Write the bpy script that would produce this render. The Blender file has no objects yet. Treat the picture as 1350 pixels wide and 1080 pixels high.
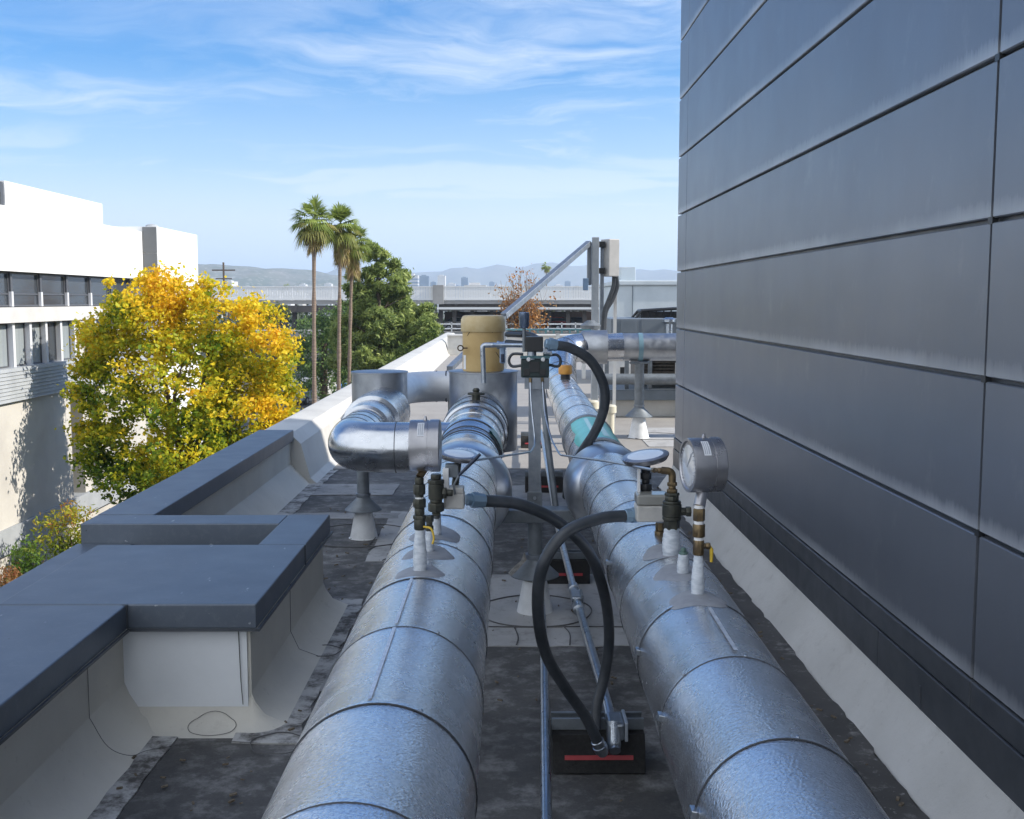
import bpy, math, random
import numpy as np
from mathutils import Vector, Matrix
rnd = random.Random(7)
nr = np.random.default_rng(11)
R = math.radians
scene = bpy.context.scene
C = scene.collection
PI = math.pi

# ------------------------------------------------------------------ camera
H = 1.8
FPX = 1440.0
PITCH = math.atan(144/1440)
YAW = R(-0.28)
cam_d = bpy.data.cameras.new('camera')
cam = bpy.data.objects.new('camera', cam_d); C.objects.link(cam)
cam.location = (0, 0, H)
cam.rotation_euler = (PI/2 - PITCH, 0, YAW)
cam_d.sensor_width = 36; cam_d.sensor_fit = 'HORIZONTAL'
cam_d.lens = FPX/1350*36
cam_d.clip_start = 0.05; cam_d.clip_end = 30000
scene.camera = cam
_M = Matrix.Rotation(YAW, 3, 'Z') @ Matrix.Rotation(PI/2 - PITCH, 3, 'X')
def at(px, py, Y):                       # a point of the place seen at photo pixel (px, py), Y metres ahead
    d = _M @ Vector((px - 675, 540 - py, -FPX))
    return Vector((0, 0, H)) + d*(Y/d.y)
def onz(px, py, z):                      # the same on the level z
    d = _M @ Vector((px - 675, 540 - py, -FPX))
    return Vector((0, 0, H)) + d*((z - H)/d.z)

# ------------------------------------------------------------------ materials
def nodes_of(name):
    m = bpy.data.materials.new(name); m.use_nodes = True
    nt = m.node_tree
    return m, nt, nt.nodes['Principled BSDF']
def ramp(nt, fac, stops):
    r = nt.nodes.new('ShaderNodeValToRGB')
    el = r.color_ramp.elements
    while len(el) < len(stops): el.new(0.5)
    for e, (p, c) in zip(el, stops):
        e.position = p; e.color = (c[0], c[1], c[2], 1) if not isinstance(c, (int, float)) else (c, c, c, 1)
    nt.links.new(fac, r.inputs[0]); return r.outputs[0]
def noise(nt, vec, scale, detail=4, rough=.55, dist=0):
    n = nt.nodes.new('ShaderNodeTexNoise'); n.inputs['Scale'].default_value = scale
    n.inputs['Detail'].default_value = detail; n.inputs['Roughness'].default_value = rough
    n.inputs['Distortion'].default_value = dist
    if vec is not None: nt.links.new(vec, n.inputs['Vector'])
    return n.outputs[0]
def mapping(nt, vec, sc=(1,1,1), rot=(0,0,0), loc=(0,0,0)):
    m = nt.nodes.new('ShaderNodeMapping'); m.inputs['Scale'].default_value = sc; m.inputs['Rotation'].default_value = rot
    m.inputs['Location'].default_value = loc
    nt.links.new(vec, m.inputs[0]); return m.outputs[0]
def coord(nt, which='Object'):
    return nt.nodes.new('ShaderNodeTexCoord').outputs[which]
def position(nt):
    return nt.nodes.new('ShaderNodeNewGeometry').outputs['Position']
def mixc(nt, fac, a, b, mode='MIX'):
    m = nt.nodes.new('ShaderNodeMix'); m.data_type = 'RGBA'; m.blend_type = mode
    for s, v in ((m.inputs[0], fac), (m.inputs[6], a), (m.inputs[7], b)):
        if isinstance(v, (int, float)): s.default_value = v
        elif isinstance(v, tuple): s.default_value = (v[0], v[1], v[2], 1)
        else: nt.links.new(v, s)
    return m.outputs[2]
def mth(nt, op, a, b=None, clamp=False):
    m = nt.nodes.new('ShaderNodeMath'); m.operation = op; m.use_clamp = clamp
    for i, v in enumerate((a, b)):
        if v is None: continue
        if isinstance(v, (int, float)): m.inputs[i].default_value = v
        else: nt.links.new(v, m.inputs[i])
    return m.outputs[0]
def bump(nt, b, hgt, strength, dist):
    n = nt.nodes.new('ShaderNodeBump'); n.inputs['Strength'].default_value = strength; n.inputs['Distance'].default_value = dist
    nt.links.new(hgt, n.inputs['Height']); nt.links.new(n.outputs[0], b.inputs['Normal'])

MATS = {}
def mat(name, col, rough=.5, metal=0., col2=None, scale=4., lo=.4, hi=.65, bmp=None, spec=.5, rvar=0., stretch=(1,1,1)):
    """plain weathered material: two colours mixed by noise, optional fine bump"""
    if name in MATS: return MATS[name]
    m, nt, b = nodes_of(name)
    b.inputs['Base Color'].default_value = (*col, 1); b.inputs['Roughness'].default_value = rough
    b.inputs['Metallic'].default_value = metal; b.inputs['Specular IOR Level'].default_value = spec
    v = mapping(nt, position(nt), stretch)
    if col2:
        f = ramp(nt, noise(nt, v, scale, 6, .6), [(lo, 0.), (hi, 1.)])
        c = mixc(nt, f, col, col2); nt.links.new(c, b.inputs['Base Color'])
    if rvar:
        r = nt.nodes.new('ShaderNodeMapRange'); nt.links.new(noise(nt, v, scale*1.7, 5), r.inputs[0])
        r.inputs[1].default_value = .3; r.inputs[2].default_value = .7
        r.inputs[3].default_value = max(.02, rough - rvar); r.inputs[4].default_value = rough + rvar
        nt.links.new(r.outputs[0], b.inputs['Roughness'])
    if bmp: bump(nt, b, noise(nt, v, bmp[0], 4, .6), bmp[1], bmp[2])
    MATS[name] = m; return m

def jacket_mat():
    """stucco embossed aluminium jacketing"""
    m, nt, b = nodes_of('embossed aluminium jacket')
    v = position(nt)
    b.inputs['Metallic'].default_value = 1
    sp = ramp(nt, noise(nt, v, 160, 3, .6), [(.38, 0.), (.58, 1.)])
    big = ramp(nt, noise(nt, v, 5, 5, .6), [(.35, 0.), (.7, 1.)])
    c = mixc(nt, sp, (.68, .685, .70), (.94, .935, .93))
    c = mixc(nt, mth(nt, 'MULTIPLY', big, .35), c, (.70, .70, .71))
    nt.links.new(c, b.inputs['Base Color'])
    mr = nt.nodes.new('ShaderNodeMapRange'); nt.links.new(noise(nt, v, 9, 5, .65), mr.inputs[0])
    mr.inputs[1].default_value = .3; mr.inputs[2].default_value = .7; mr.inputs[3].default_value = .20; mr.inputs[4].default_value = .31
    nt.links.new(mr.outputs[0], b.inputs['Roughness'])
    vo = nt.nodes.new('ShaderNodeTexVoronoi'); vo.feature = 'SMOOTH_F1'; vo.inputs['Scale'].default_value = 160; nt.links.new(v, vo.inputs['Vector'])
    h = mth(nt, 'ADD', mth(nt, 'MULTIPLY', vo.outputs[0], .7), noise(nt, v, 170, 3, .6))
    h = mth(nt, 'ADD', h, mth(nt, 'MULTIPLY', noise(nt, v, 3.5, 2, .5), 5.0))
    bump(nt, b, h, .5, .0026)
    return m
M_JACKET = jacket_mat()
M_SMOOTH = mat('smooth aluminium sheet', (.56, .58, .61), .24, 1, (.46, .48, .51), 6, rvar=.07, bmp=(14, .12, .01))
M_DULL = mat('dull galvanised sheet', (.40, .42, .45), .42, 1, (.31, .33, .36), 8, rvar=.1, bmp=(60, .1, .003))
M_SEAM = mat('dark joint sealant', (.06, .065, .075), .55, .3)
M_MASTIC = mat('grey mastic', (.24, .25, .275), .6, .0, (.30, .31, .335), 30, bmp=(80, .2, .002))
M_FROST = mat('chalky oxidised seam', (.80, .82, .85), .5, .75, (.60, .63, .67), 45, bmp=(90, .2, .002))
def wallpanel_mat():
    m, nt, b = nodes_of('grey metal wall panel')
    g = coord(nt, 'Generated'); sep = nt.nodes.new('ShaderNodeSeparateXYZ'); nt.links.new(g, sep.inputs[0])
    p = position(nt)
    st = noise(nt, mapping(nt, p, (30, 30, 3)), 1.0, 5, .7)
    lim = mth(nt, 'ADD', .015, mth(nt, 'MULTIPLY', st, .20))
    big = ramp(nt, noise(nt, mapping(nt, p, (.6, .6, .6)), 1.0, 4), [(.34, .05), (.68, 1.)])
    k = mth(nt, 'SUBTRACT', 1, mth(nt, 'DIVIDE', sep.outputs[2], lim), True)
    k = mth(nt, 'MULTIPLY', mth(nt, 'POWER', k, .8), big)
    base = mixc(nt, ramp(nt, noise(nt, mapping(nt, p, (1.4, 1.4, .5)), 1.0, 6, .6), [(.3, 0.), (.75, 1.)]), (.160, .180, .216), (.19, .208, .244))
    dust = ramp(nt, noise(nt, mapping(nt, p, (5, 5, 3)), 1.0, 8, .7), [(.58, 0.), (.80, 1.)])
    base = mixc(nt, mth(nt, 'MULTIPLY', dust, .25), base, (.42, .425, .435))
    c = mixc(nt, mth(nt, 'MULTIPLY', k, .9), base, (.50, .52, .555))
    nt.links.new(c, b.inputs['Base Color'])
    b.inputs['Roughness'].default_value = .42
    nt.links.new(mth(nt, 'MULTIPLY', mth(nt, 'SUBTRACT', 1, k, True), .48), b.inputs['Metallic'])
    mr = nt.nodes.new('ShaderNodeMapRange'); nt.links.new(noise(nt, p, 3, 5), mr.inputs[0])
    mr.inputs[3].default_value = .32; mr.inputs[4].default_value = .42
    nt.links.new(mr.outputs[0], b.inputs['Roughness'])
    bump(nt, b, noise(nt, mapping(nt, p, (.9, .9, 1.6)), 1.0, 2), .4, .02)
    return m
M_PANEL = wallpanel_mat()
M_TRIM = mat('dark grey metal trim', (.075, .085, .10), .4, .3, (.10, .11, .125), 5, rvar=.06)
def coping_mat():
    m, nt, b = nodes_of('slate blue metal coping'); p = position(nt)
    c = mixc(nt, ramp(nt, noise(nt, p, 1.1, 3), [(.3, 0.), (.7, 1.)]), (.108, .132, .170), (.122, .148, .186))
    d = ramp(nt, noise(nt, p, 24, 9, .75), [(.50, 0.), (.75, .30)]); c = mixc(nt, d, c, (.26, .28, .31))
    s = ramp(nt, noise(nt, mapping(nt, p, (1, .35, 1), (0, 0, .6)), 19, 4, .6), [(.70, 0.), (.735, .7)]); c = mixc(nt, s, c, (.45, .47, .49))
    k = ramp(nt, noise(nt, mapping(nt, p, loc=(4, 7, 1)), 33, 2, .5), [(.76, 0.), (.79, .8)]); c = mixc(nt, k, c, (.05, .05, .05))
    nt.links.new(c, b.inputs['Base Color']); b.inputs['Metallic'].default_value = .3
    mr = nt.nodes.new('ShaderNodeMapRange'); nt.links.new(noise(nt, p, 6, 6), mr.inputs[0]); mr.inputs[3].default_value = .34; mr.inputs[4].default_value = .52
    nt.links.new(mr.outputs[0], b.inputs['Roughness']); bump(nt, b, noise(nt, p, 2.2, 2), .25, .02); return m
M_COPING = coping_mat()
M_CREAM = None
M_WHITECOAT = mat('white roof coating', (.54, .53, .50), .6, 0, (.42, .41, .39), 1.6, lo=.45, hi=.75, bmp=(25, .15, .006))
def deck_mat():
    m, nt, b = nodes_of('dirty bitumen roof')
    p = position(nt)
    n1 = ramp(nt, noise(nt, p, 1.3, 8, .68), [(.38, 0.), (.66, 1.)])
    n2 = ramp(nt, noise(nt, mapping(nt, p, (1, 1, 1), loc=(3, 8, 0)), 7, 8, .72), [(.48, 0.), (.63, 1.)])
    n3 = ramp(nt, noise(nt, p, 60, 4, .7), [(.35, 0.), (.75, 1.)])
    c = mixc(nt, n1, (.055, .056, .058), (.135, .132, .128))
    c = mixc(nt, mth(nt, 'MULTIPLY', n2, mth(nt, 'ADD', .22, mth(nt, 'MULTIPLY', n1, .8))), c, (.30, .30, .30))
    c = mixc(nt, mth(nt, 'MULTIPLY', n3, .35), c, (.03, .028, .027))
    nt.links.new(c, b.inputs['Base Color']); b.inputs['Roughness'].default_value = .8
    bump(nt, b, noise(nt, p, 90, 6, .7), .35, .006)
    return m
M_DECK = deck_mat()
def patch_mat(name, c1, c2, dirt, k, dl=.52):
    m, nt, b = nodes_of(name)
    p = position(nt)
    c = mixc(nt, ramp(nt, noise(nt, p, 2.2, 6, .6), [(.35, 0.), (.7, 1.)]), c1, c2)
    d = ramp(nt, noise(nt, p, 6, 9, .75), [(dl, 0.), (dl+.16, 1.)])
    sp = ramp(nt, noise(nt, mapping(nt, p, loc=(5, 2, 1)), 26, 5, .7), [(.62, 0.), (.72, 1.)])
    c = mixc(nt, mth(nt, 'MULTIPLY', mth(nt, 'MAXIMUM', d, sp), k), c, dirt)
    nt.links.new(c, b.inputs['Base Color']); b.inputs['Roughness'].default_value = .7
    bump(nt, b, noise(nt, p, 40, 6, .7), .3, .006)
    return m
M_CREAM = patch_mat('cream coated parapet', (.62, .60, .54), (.53, .515, .47), (.26, .24, .21), .32, .60)
M_PATCH = patch_mat('worn grey roof coating', (.45, .45, .45), (.34, .34, .34), (.12, .11, .10), .6)
M_PATCH2 = patch_mat('grimy grey roof coating', (.32, .32, .32), (.2, .2, .2), (.05, .048, .045), .7)
M_MEMBRANE = patch_mat('pale beige membrane', (.31, .295, .275), (.26, .245, .23), (.2, .19, .18), .3)  # paler sheet over the far part of the roof
M_TOE = patch_mat('grime on cant toe', (.48, .48, .47), (.36, .36, .36), (.05, .045, .04), .95, .44)
M_STEEL = mat('galvanised steel strut', (.30, .33, .37), .45, .8, (.22, .25, .29), 14, rvar=.1)
M_POST = mat('grey painted steel', (.20, .225, .25), .5, .3, (.14, .16, .18), 10)
M_CONE = mat('white coated sleeve', (.74, .76, .78), .55, 0, (.60, .62, .64), 9, bmp=(20, .2, .004))
M_FLEX = mat('dark grey flexible conduit', (.036, .043, .052), .42, 0, (.06, .068, .08), 12)
M_COND = mat('galvanised conduit', (.46, .50, .55), .33, 1, (.36, .40, .45), 20, rvar=.08)
M_BLUEFIT = mat('blue grey conduit fitting', (.22, .32, .42), .4, .5)
M_RUBBER = mat('black recycled rubber', (.012, .012, .013), .75, 0, (.022, .022, .022), 60, bmp=(140, .5, .004))
M_RED = mat('red reflective strip', (.42, .035, .045), .4)
M_BRASS = mat('tarnished brass', (.22, .16, .085), .42, .85, (.12, .09, .06), 40)
M_BRONZE = mat('dark bronze valve', (.075, .075, .06), .48, .6, (.045, .048, .042), 30, bmp=(50, .15, .003))
M_TAPE = mat('white wrapped tape', (.60, .64, .69), .6, 0, (.40, .45, .51), 35, bmp=(60, .35, .004), stretch=(1, 1, 2.5))
M_WHITEBAND = mat('white thread tape', (.75, .75, .75), .5)
M_CASE = mat('brushed steel gauge case', (.40, .40, .42), .32, .9, (.30, .30, .32), 12, rvar=.08)
M_DIAL = mat('dial glass', (.50, .51, .53), .10, 0, (.56, .57, .58), 6, spec=.8)
M_DISC = mat('bright dial face', (.70, .74, .78), .12, 0, spec=.7)
M_STICKER = mat('white label', (.72, .74, .78), .45)
M_INK = mat('grey print', (.42, .45, .5), .5)
M_BOX = mat('light grey transmitter housing', (.50, .49, .46), .45, 0, (.42, .41, .39), 20)
M_BOXTOP = mat('smoked clear lid', (.26, .26, .24), .15, 0, spec=.7)
M_BLACK = mat('black plastic', (.02, .022, .025), .4)
M_NAVY = mat('dark navy handle', (.02, .03, .06), .35)
M_YELLOW = mat('yellow handle', (.62, .42, .04), .4)
M_TEALBOX = mat('dark teal control box', (.018, .032, .036), .35, .2, (.028, .048, .052), 14)
M_TEAL = mat('teal marker tape', (.04, .46, .42), .3, 0, (.12, .62, .57), 9, lo=.3, hi=.7)
M_TEALLIGHT = mat('pale teal arrow', (.45, .72, .70), .3)
M_TANK = mat('tan plastic tank', (.56, .40, .18), .5, 0, (.47, .31, .12), 5, lo=.4, hi=.75, bmp=(20, .06, .004))
M_LIDC = mat('tan plastic lid', (.60, .48, .27), .45, 0, (.52, .38, .18), 7)
M_STAIN = mat('dark scuff', (.10, .07, .03), .7)
M_ORANGE = mat('orange cap', (.62, .30, .05), .5, 0, (.50, .22, .04), 20)
M_PVC = mat('cream pvc pipe', (.60, .57, .47), .4)
HAZE = 0.0002
EXPO = 1.05
# ------------------------------------------------------------------ mesh helpers
BASE = {}
class MB:
    def __init__(s): s.v = []; s.f = []
    def add(s, vs, fs):
        o = len(s.v); s.v += [tuple(v) for v in vs]; s.f += [tuple(o + i for i in f) for f in fs]; return s
    def box(s, x0, x1, y0, y1, z0, z1):
        return s.add([(x0,y0,z0),(x1,y0,z0),(x1,y1,z0),(x0,y1,z0),(x0,y0,z1),(x1,y0,z1),(x1,y1,z1),(x0,y1,z1)],
                     [(0,3,2,1),(4,5,6,7),(0,1,5,4),(1,2,6,5),(2,3,7,6),(3,0,4,7)])
    def obox(s, c, ax, hx, ay, hy, az, hz):                    # oriented box
        c = Vector(c); vs = []
        for k in (-1, 1):
            for i, j in ((-1,-1),(1,-1),(1,1),(-1,1)): vs.append(c + ax*hx*i + ay*hy*j + az*hz*k)
        return s.add(vs, [(0,3,2,1),(4,5,6,7),(0,1,5,4),(1,2,6,5),(2,3,7,6),(3,0,4,7)])
    def bar(s, p0, p1, w, h, up=Vector((0,0,1))):              # rectangular bar
        p0 = Vector(p0); p1 = Vector(p1); d = (p1 - p0); L = d.length; d.normalize()
        side = d.cross(up)
        if side.length < 1e-4: side = d.cross(Vector((0,1,0)))
        side.normalize(); u = side.cross(d)
        return s.obox((p0 + p1)/2, side, w/2, d, L/2, u, h/2)
    def prism(s, poly, a0, a1, axis='y'):                      # polygon in the other two axes
        def mk(p, a): return {'y': (p[0], a, p[1]), 'x': (a, p[0], p[1]), 'z': (p[0], p[1], a)}[axis]
        n = len(poly); vs = [mk(p, a0) for p in poly] + [mk(p, a1) for p in poly]
        return s.add(vs, [tuple(range(n)), tuple(range(2*n-1, n-1, -1))] + [(i, (i+1) % n, n+(i+1) % n, n+i) for i in range(n)])
    def lathe(s, prof, o, ax, n=32, cap=True):                 # profile [(t along axis, radius)]
        ax = Vector(ax).normalized(); t = Vector((0,0,1)) if abs(ax.z) < .9 else Vector((0,1,0))
        u = ax.cross(t).normalized(); w = ax.cross(u); o = Vector(o); vs = []; fs = []
        for (a, r) in prof:
            for k in range(n):
                g = 2*PI*k/n; vs.append(o + ax*a + (u*math.cos(g) + w*math.sin(g))*r)
        for i in range(len(prof)-1):
            for k in range(n):
                k2 = (k+1) % n; fs.append((i*n+k, i*n+k2, (i+1)*n+k2, (i+1)*n+k))
        if cap:
            fs.append(tuple(range(n-1, -1, -1))); m = (len(prof)-1)*n; fs.append(tuple(m+k for k in range(n)))
        return s.add(vs, fs)
    def cyl(s, p0, p1, r0, r1=None, n=20):
        p0 = Vector(p0); p1 = Vector(p1)
        return s.lathe([(0, r0), ((p1-p0).length, r0 if r1 is None else r1)], p0, p1-p0, n)
    def tube(s, pts, rad, n=12, cap=True):                     # swept tube, parallel transport
        pts = [Vector(p) for p in pts]; m = len(pts)
        if isinstance(rad, (int, float)): rad = [rad]*m
        T = [(pts[min(i+1, m-1)] - pts[max(i-1, 0)]).normalized() for i in range(m)]
        u = T[0].cross(Vector((0,0,1)))
        if u.length < 1e-3: u = T[0].cross(Vector((0,1,0)))
        u.normalize(); vs = []; fs = []
        for i in range(m):
            u = (u - T[i]*u.dot(T[i])).normalized(); w = T[i].cross(u)
            for k in range(n):
                g = 2*PI*k/n; vs.append(pts[i] + (u*math.cos(g) + w*math.sin(g))*rad[i])
        for i in range(m-1):
            for k in range(n):
                k2 = (k+1) % n; fs.append((i*n+k, i*n+k2, (i+1)*n+k2, (i+1)*n+k))
        if cap: fs.append(tuple(range(n-1, -1, -1))); fs.append(tuple((m-1)*n+k for k in range(n)))
        return s.add(vs, fs)
    def build(s, name, m, parent=None, smooth=None, bevel=None, seg=2):
        b = BASE.get(parent.name, Vector((0,0,0))) if parent else Vector((0,0,0))
        me = bpy.data.meshes.new(name); me.from_pydata([(v[0]-b.x, v[1]-b.y, v[2]-b.z) for v in s.v], [], s.f)
        me.materials.append(m)
        import bmesh
        bm = bmesh.new(); bm.from_mesh(me); bmesh.ops.recalc_face_normals(bm, faces=bm.faces); bm.to_mesh(me); bm.free()
        o = bpy.data.objects.new(name, me); C.objects.link(o)
        if parent: o.parent = parent; BASE[o.name] = b
        if bevel:
            md = o.modifiers.new('bevel', 'BEVEL'); md.width = bevel; md.segments = seg; md.limit_method = 'ANGLE'; md.angle_limit = R(40)
        if smooth:
            for p in me.polygons: p.use_smooth = True
            me.set_sharp_from_angle(angle=R(smooth))
        return o
def spline(pts, k=8):
    pts = [Vector(p) for p in pts]; q = [pts[0]*2 - pts[1]] + pts + [pts[-1]*2 - pts[-2]]; out = []
    for i in range(1, len(q)-2):
        for j in range(k):
            t = j/k; a, b, c, d = q[i-1], q[i], q[i+1], q[i+2]
            out.append(.5*((2*b) + (c-a)*t + (2*a-5*b+4*c-d)*t*t + (3*b-a-3*c+d)*t**3))
    return out + [pts[-1]]
def rounded(pts, rad, k=6):                                    # polyline with rounded corners
    pts = [Vector(p) for p in pts]; out = [pts[0]]
    for i in range(1, len(pts)-1):
        a = (pts[i-1]-pts[i]); b = (pts[i+1]-pts[i]); r = min(rad, a.length*.49, b.length*.49)
        a = pts[i] + a.normalized()*r; b = pts[i] + b.normalized()*r
        for j in range(k+1):
            t = j/k; out.append(a*(1-t)**2 + pts[i]*2*t*(1-t) + b*t*t)
    return out + [pts[-1]]
def thing(name, label, cat, loc, group=None):
    o = bpy.data.objects.new(name, None); C.objects.link(o); o.location = loc
    o.empty_display_size = .2
    o['label'] = label; o['category'] = cat
    if group: o['group'] = group
    BASE[o.name] = Vector(loc); return o
def tag(o, label, cat, group=None):
    o['label'] = label; o['category'] = cat
    if group: o['group'] = group
    return o
def struct(o, kind='structure'):
    o['kind'] = kind; return o
def copy_tree(o, parent=None, loc=None):
    c = o.copy(); C.objects.link(c)
    if parent: c.parent = parent
    if loc is not None: c.location = loc
    for ch in list(o.children): copy_tree(ch, c)
    return c
X_, Y_, Z_ = Vector((1,0,0)), Vector((0,1,0)), Vector((0,0,1))

def bent(pts, rad, k=10): return rounded(pts, rad, k)

# leaves: many small faces round clump centres
def leaf_mesh(name, m, parent, cen, tone, n_per, spread, size, aspect=.5, flat=.0, hang=0.):
    cen = np.asarray(cen); N = len(cen)*n_per
    c = np.repeat(cen, n_per, 0) + nr.normal(size=(N,3))*np.repeat(np.broadcast_to(np.asarray(spread), (len(cen),)), n_per)[:, None]*np.array([1,1,.8])
    a = nr.normal(size=(N,3)); a[:, 2] = a[:, 2]*(1-flat) - hang; a /= np.linalg.norm(a, axis=1)[:, None]
    b = nr.normal(size=(N,3)); b -= a*(a*b).sum(1)[:, None]; b /= np.linalg.norm(b, axis=1)[:, None]
    s = (size*nr.uniform(.6, 1.3, N))[:, None]
    nrm = np.cross(a, b)
    V = np.empty((N,4,3)); V[:,0] = c - a*s*.5; V[:,1] = c + b*s*aspect*.5 + nrm*s*.08; V[:,2] = c + a*s*.5; V[:,3] = c - b*s*aspect*.5 + nrm*s*.08
    base = BASE.get(parent.name, Vector((0,0,0))) if parent else Vector((0,0,0))
    V -= np.array(base)
    me = bpy.data.meshes.new(name)
    me.vertices.add(N*4); me.vertices.foreach_set('co', V.reshape(-1).astype(np.float32))
    me.loops.add(N*4); me.loops.foreach_set('vertex_index', np.arange(N*4, dtype=np.int32))
    me.polygons.add(N); me.polygons.foreach_set('loop_start', np.arange(0, N*4, 4, dtype=np.int32)); me.polygons.foreach_set('loop_total', np.full(N, 4, dtype=np.int32))
    me.update(calc_edges=True)
    at_ = me.attributes.new('leaf_tone', 'FLOAT', 'FACE')
    t = np.clip(np.repeat(np.asarray(tone), n_per) + nr.normal(size=N)*.10, 0, 1)
    at_.data.foreach_set('value', t.astype(np.float32))
    me.materials.append(m)
    o = bpy.data.objects.new(name, me); C.objects.link(o)
    if parent: o.parent = parent; BASE[o.name] = base
    return o
def leaf_mat(name, stops, trans=.35, rough=.55):
    m, nt, b = nodes_of(name)
    at_ = nt.nodes.new('ShaderNodeAttribute'); at_.attribute_name = 'leaf_tone'
    c = ramp(nt, at_.outputs['Fac'], stops)
    nt.links.new(c, b.inputs['Base Color']); b.inputs['Roughness'].default_value = rough
    b.inputs['Specular IOR Level'].default_value = .3
    tr = nt.nodes.new('ShaderNodeBsdfTranslucent'); nt.links.new(c, tr.inputs[0])
    mx = nt.nodes.new('ShaderNodeMixShader'); mx.inputs[0].default_value = trans
    nt.links.new(b.outputs[0], mx.inputs[1]); nt.links.new(tr.outputs[0], mx.inputs[2])
    nt.links.new(mx.outputs[0], nt.nodes['Material Output'].inputs[0]); return m
M_BARK = mat('brown bark', (.12, .085, .06), .85, 0, (.06, .045, .035), 9, bmp=(14, .5, .03), stretch=(1,1,.3))
M_PALMBARK = mat('palm bark', (.26, .19, .14), .85, 0, (.15, .11, .085), 6, bmp=(8, .4, .03), stretch=(.3,.3,3))
def lobe_clumps(lobes, dens, inner=.55):
    out = []; 
    for (c, r) in lobes:
        c = np.array(c); r = np.array(r if hasattr(r, '__len__') else (r, r, r))
        n = int(dens*(r[0]*r[1] + r[1]*r[2] + r[0]*r[2])/3)
        d = nr.normal(size=(n,3)); d /= np.linalg.norm(d, axis=1)[:, None]
        out.append(c + d*r*nr.uniform(inner, 1.04, n)[:, None])
    return np.concatenate(out)
# ================================================================== THE ROOF
GZ = -6.5
def sheet(name, poly, z, m, kind='structure', t=.004):
    o = MB().prism([(p[0], p[1]) for p in poly], z - t, z, 'z').build(name, m); struct(o, kind); return o
def rect(x0, x1, y0, y1): return [(x0,y0),(x1,y0),(x1,y1),(x0,y1)]
def wob(poly, amp, step=.12):
    out = []; n = len(poly)
    for i in range(n):
        a = Vector(poly[i]); b = Vector(poly[(i+1) % n]); k = max(1, int((b-a).length/step))
        for j in range(k):
            p = a.lerp(b, j/k); out.append((p.x + rnd.uniform(-amp, amp), p.y + rnd.uniform(-amp, amp)))
    return out
o = MB().box(-2.40, 16, -8, 44, GZ, 0).build('roof', M_DECK); struct(o)
# worn coated strips and pads lying on the bitumen
M_GRIME = patch_mat('black grime at the curb', (.05,.047,.043), (.09,.085,.08), (.36,.35,.34), .8, .56)
strips = [(-.42, 1.35, 5.55, 7.05, M_PATCH), (-.98, -.30, 7.42, 9.2, M_PATCH), (-2.0, -.9, 8.9, 9.15, M_PATCH2),
          (-1.95, -1.05, 10.0, 10.6, M_PATCH2), (-.4, 1.4, 9.1, 10.5, M_PATCH2), (-.9, -.3, 4.9, 5.5, M_PATCH2)]
for k, (x0, x1, y0, y1, m) in enumerate(strips):
    sheet('roof_pad', wob(rect(x0, x1, y0, y1), .012), .0045 + .0006*k, m, t=.004)
sheet('roof_pad', rect(-1.95, 15.9, 11.6, 36), .004, M_MEMBRANE, t=.003)
sheet('roof_pad', rect(1.75, 15.9, 13.3, 15.3), .012, M_PATCH, t=.007)
sheet('roof_pad', wob(rect(1.33, 1.47, -3, 10.3), .015, .1), .009, M_GRIME, t=.008)
sheet('roof_pad', wob(rect(-1.46, -1.36, -3, 4.36), .006, .1), .008, M_TOE, t=.007)
sheet('roof_pad', wob(rect(-1.12, -.86, 4.30, 6.45), .012, .1), .008, M_TOE, t=.007)
sheet('roof_pad', wob(rect(-1.98, -1.80, 6.5, 11.5), .02, .1), .008, M_TOE, t=.007)
def ring_seam(cx, cy, r, z, a0=0, a1=2*PI, wav=.004):
    pts = []
    for k in range(49):
        g = a0 + (a1-a0)*k/48; q = r + wav*math.sin(5*g)
        pts.append((cx + q*math.cos(g), cy + q*math.sin(g), z))
    return pts
M_CRACK = mat('dark bitumen seam', (.09, .09, .092), .7)
sm = MB()
sm.tube(ring_seam(.163, 6.2, .33, .008), .004, 6)
sm.tube(ring_seam(-1.13, 8.25, .42, .008), .004, 6)
sm.tube(ring_seam(1.98, 14.3, .38, .014), .005, 6)
for p in ([(-.42,5.87,.008),(-.1,5.88,.008),(.16,5.87,.008),(.45,5.88,.008),(.9,5.86,.008)], [(.05,5.56,.008),(.06,5.7,.008),(.04,5.88,.008)], [(.33,5.56,.008),(.34,5.75,.008),(.31,5.9,.008)],
          [(-.86,7.43,.008),(-.80,7.6,.008),(-.72,7.86,.008),(-.62,8.0,.008)], [(-1.0,7.75,.008),(-.9,7.9,.008),(-.5,7.95,.008)], [(-.98,8.3,.008),(-1.02,7.9,.008)]):
    sm.tube(spline(p, 5), .0035, 6)
struct(sm.build('roof_seam', M_CRACK))
# loose bits of debris on the membrane
lb = MB()
for _ in range(420):
    x = rnd.choice([rnd.uniform(-1.3, -.6), rnd.uniform(1.2, 1.42), rnd.uniform(-.5, .9), rnd.uniform(-1.6, -1.0)]); y = rnd.uniform(2.8, 9.5)
    if x < -.9 and y < 6.5 and x < -1.0: 
        if y > 4.2: continue
    s = rnd.uniform(.004, .014); a = rnd.uniform(0, PI)
    lb.obox((x, y, .010 + s*.2), Vector((math.cos(a), math.sin(a), .1)).normalized(), s, Vector((-math.sin(a), math.cos(a), 0)), s*.45, Z_, s*.25)
struct(lb.build('debris', mat('dry leaf debris', (.10, .075, .05), .9, 0, (.2, .17, .13), 80)), 'stuff')

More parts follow.
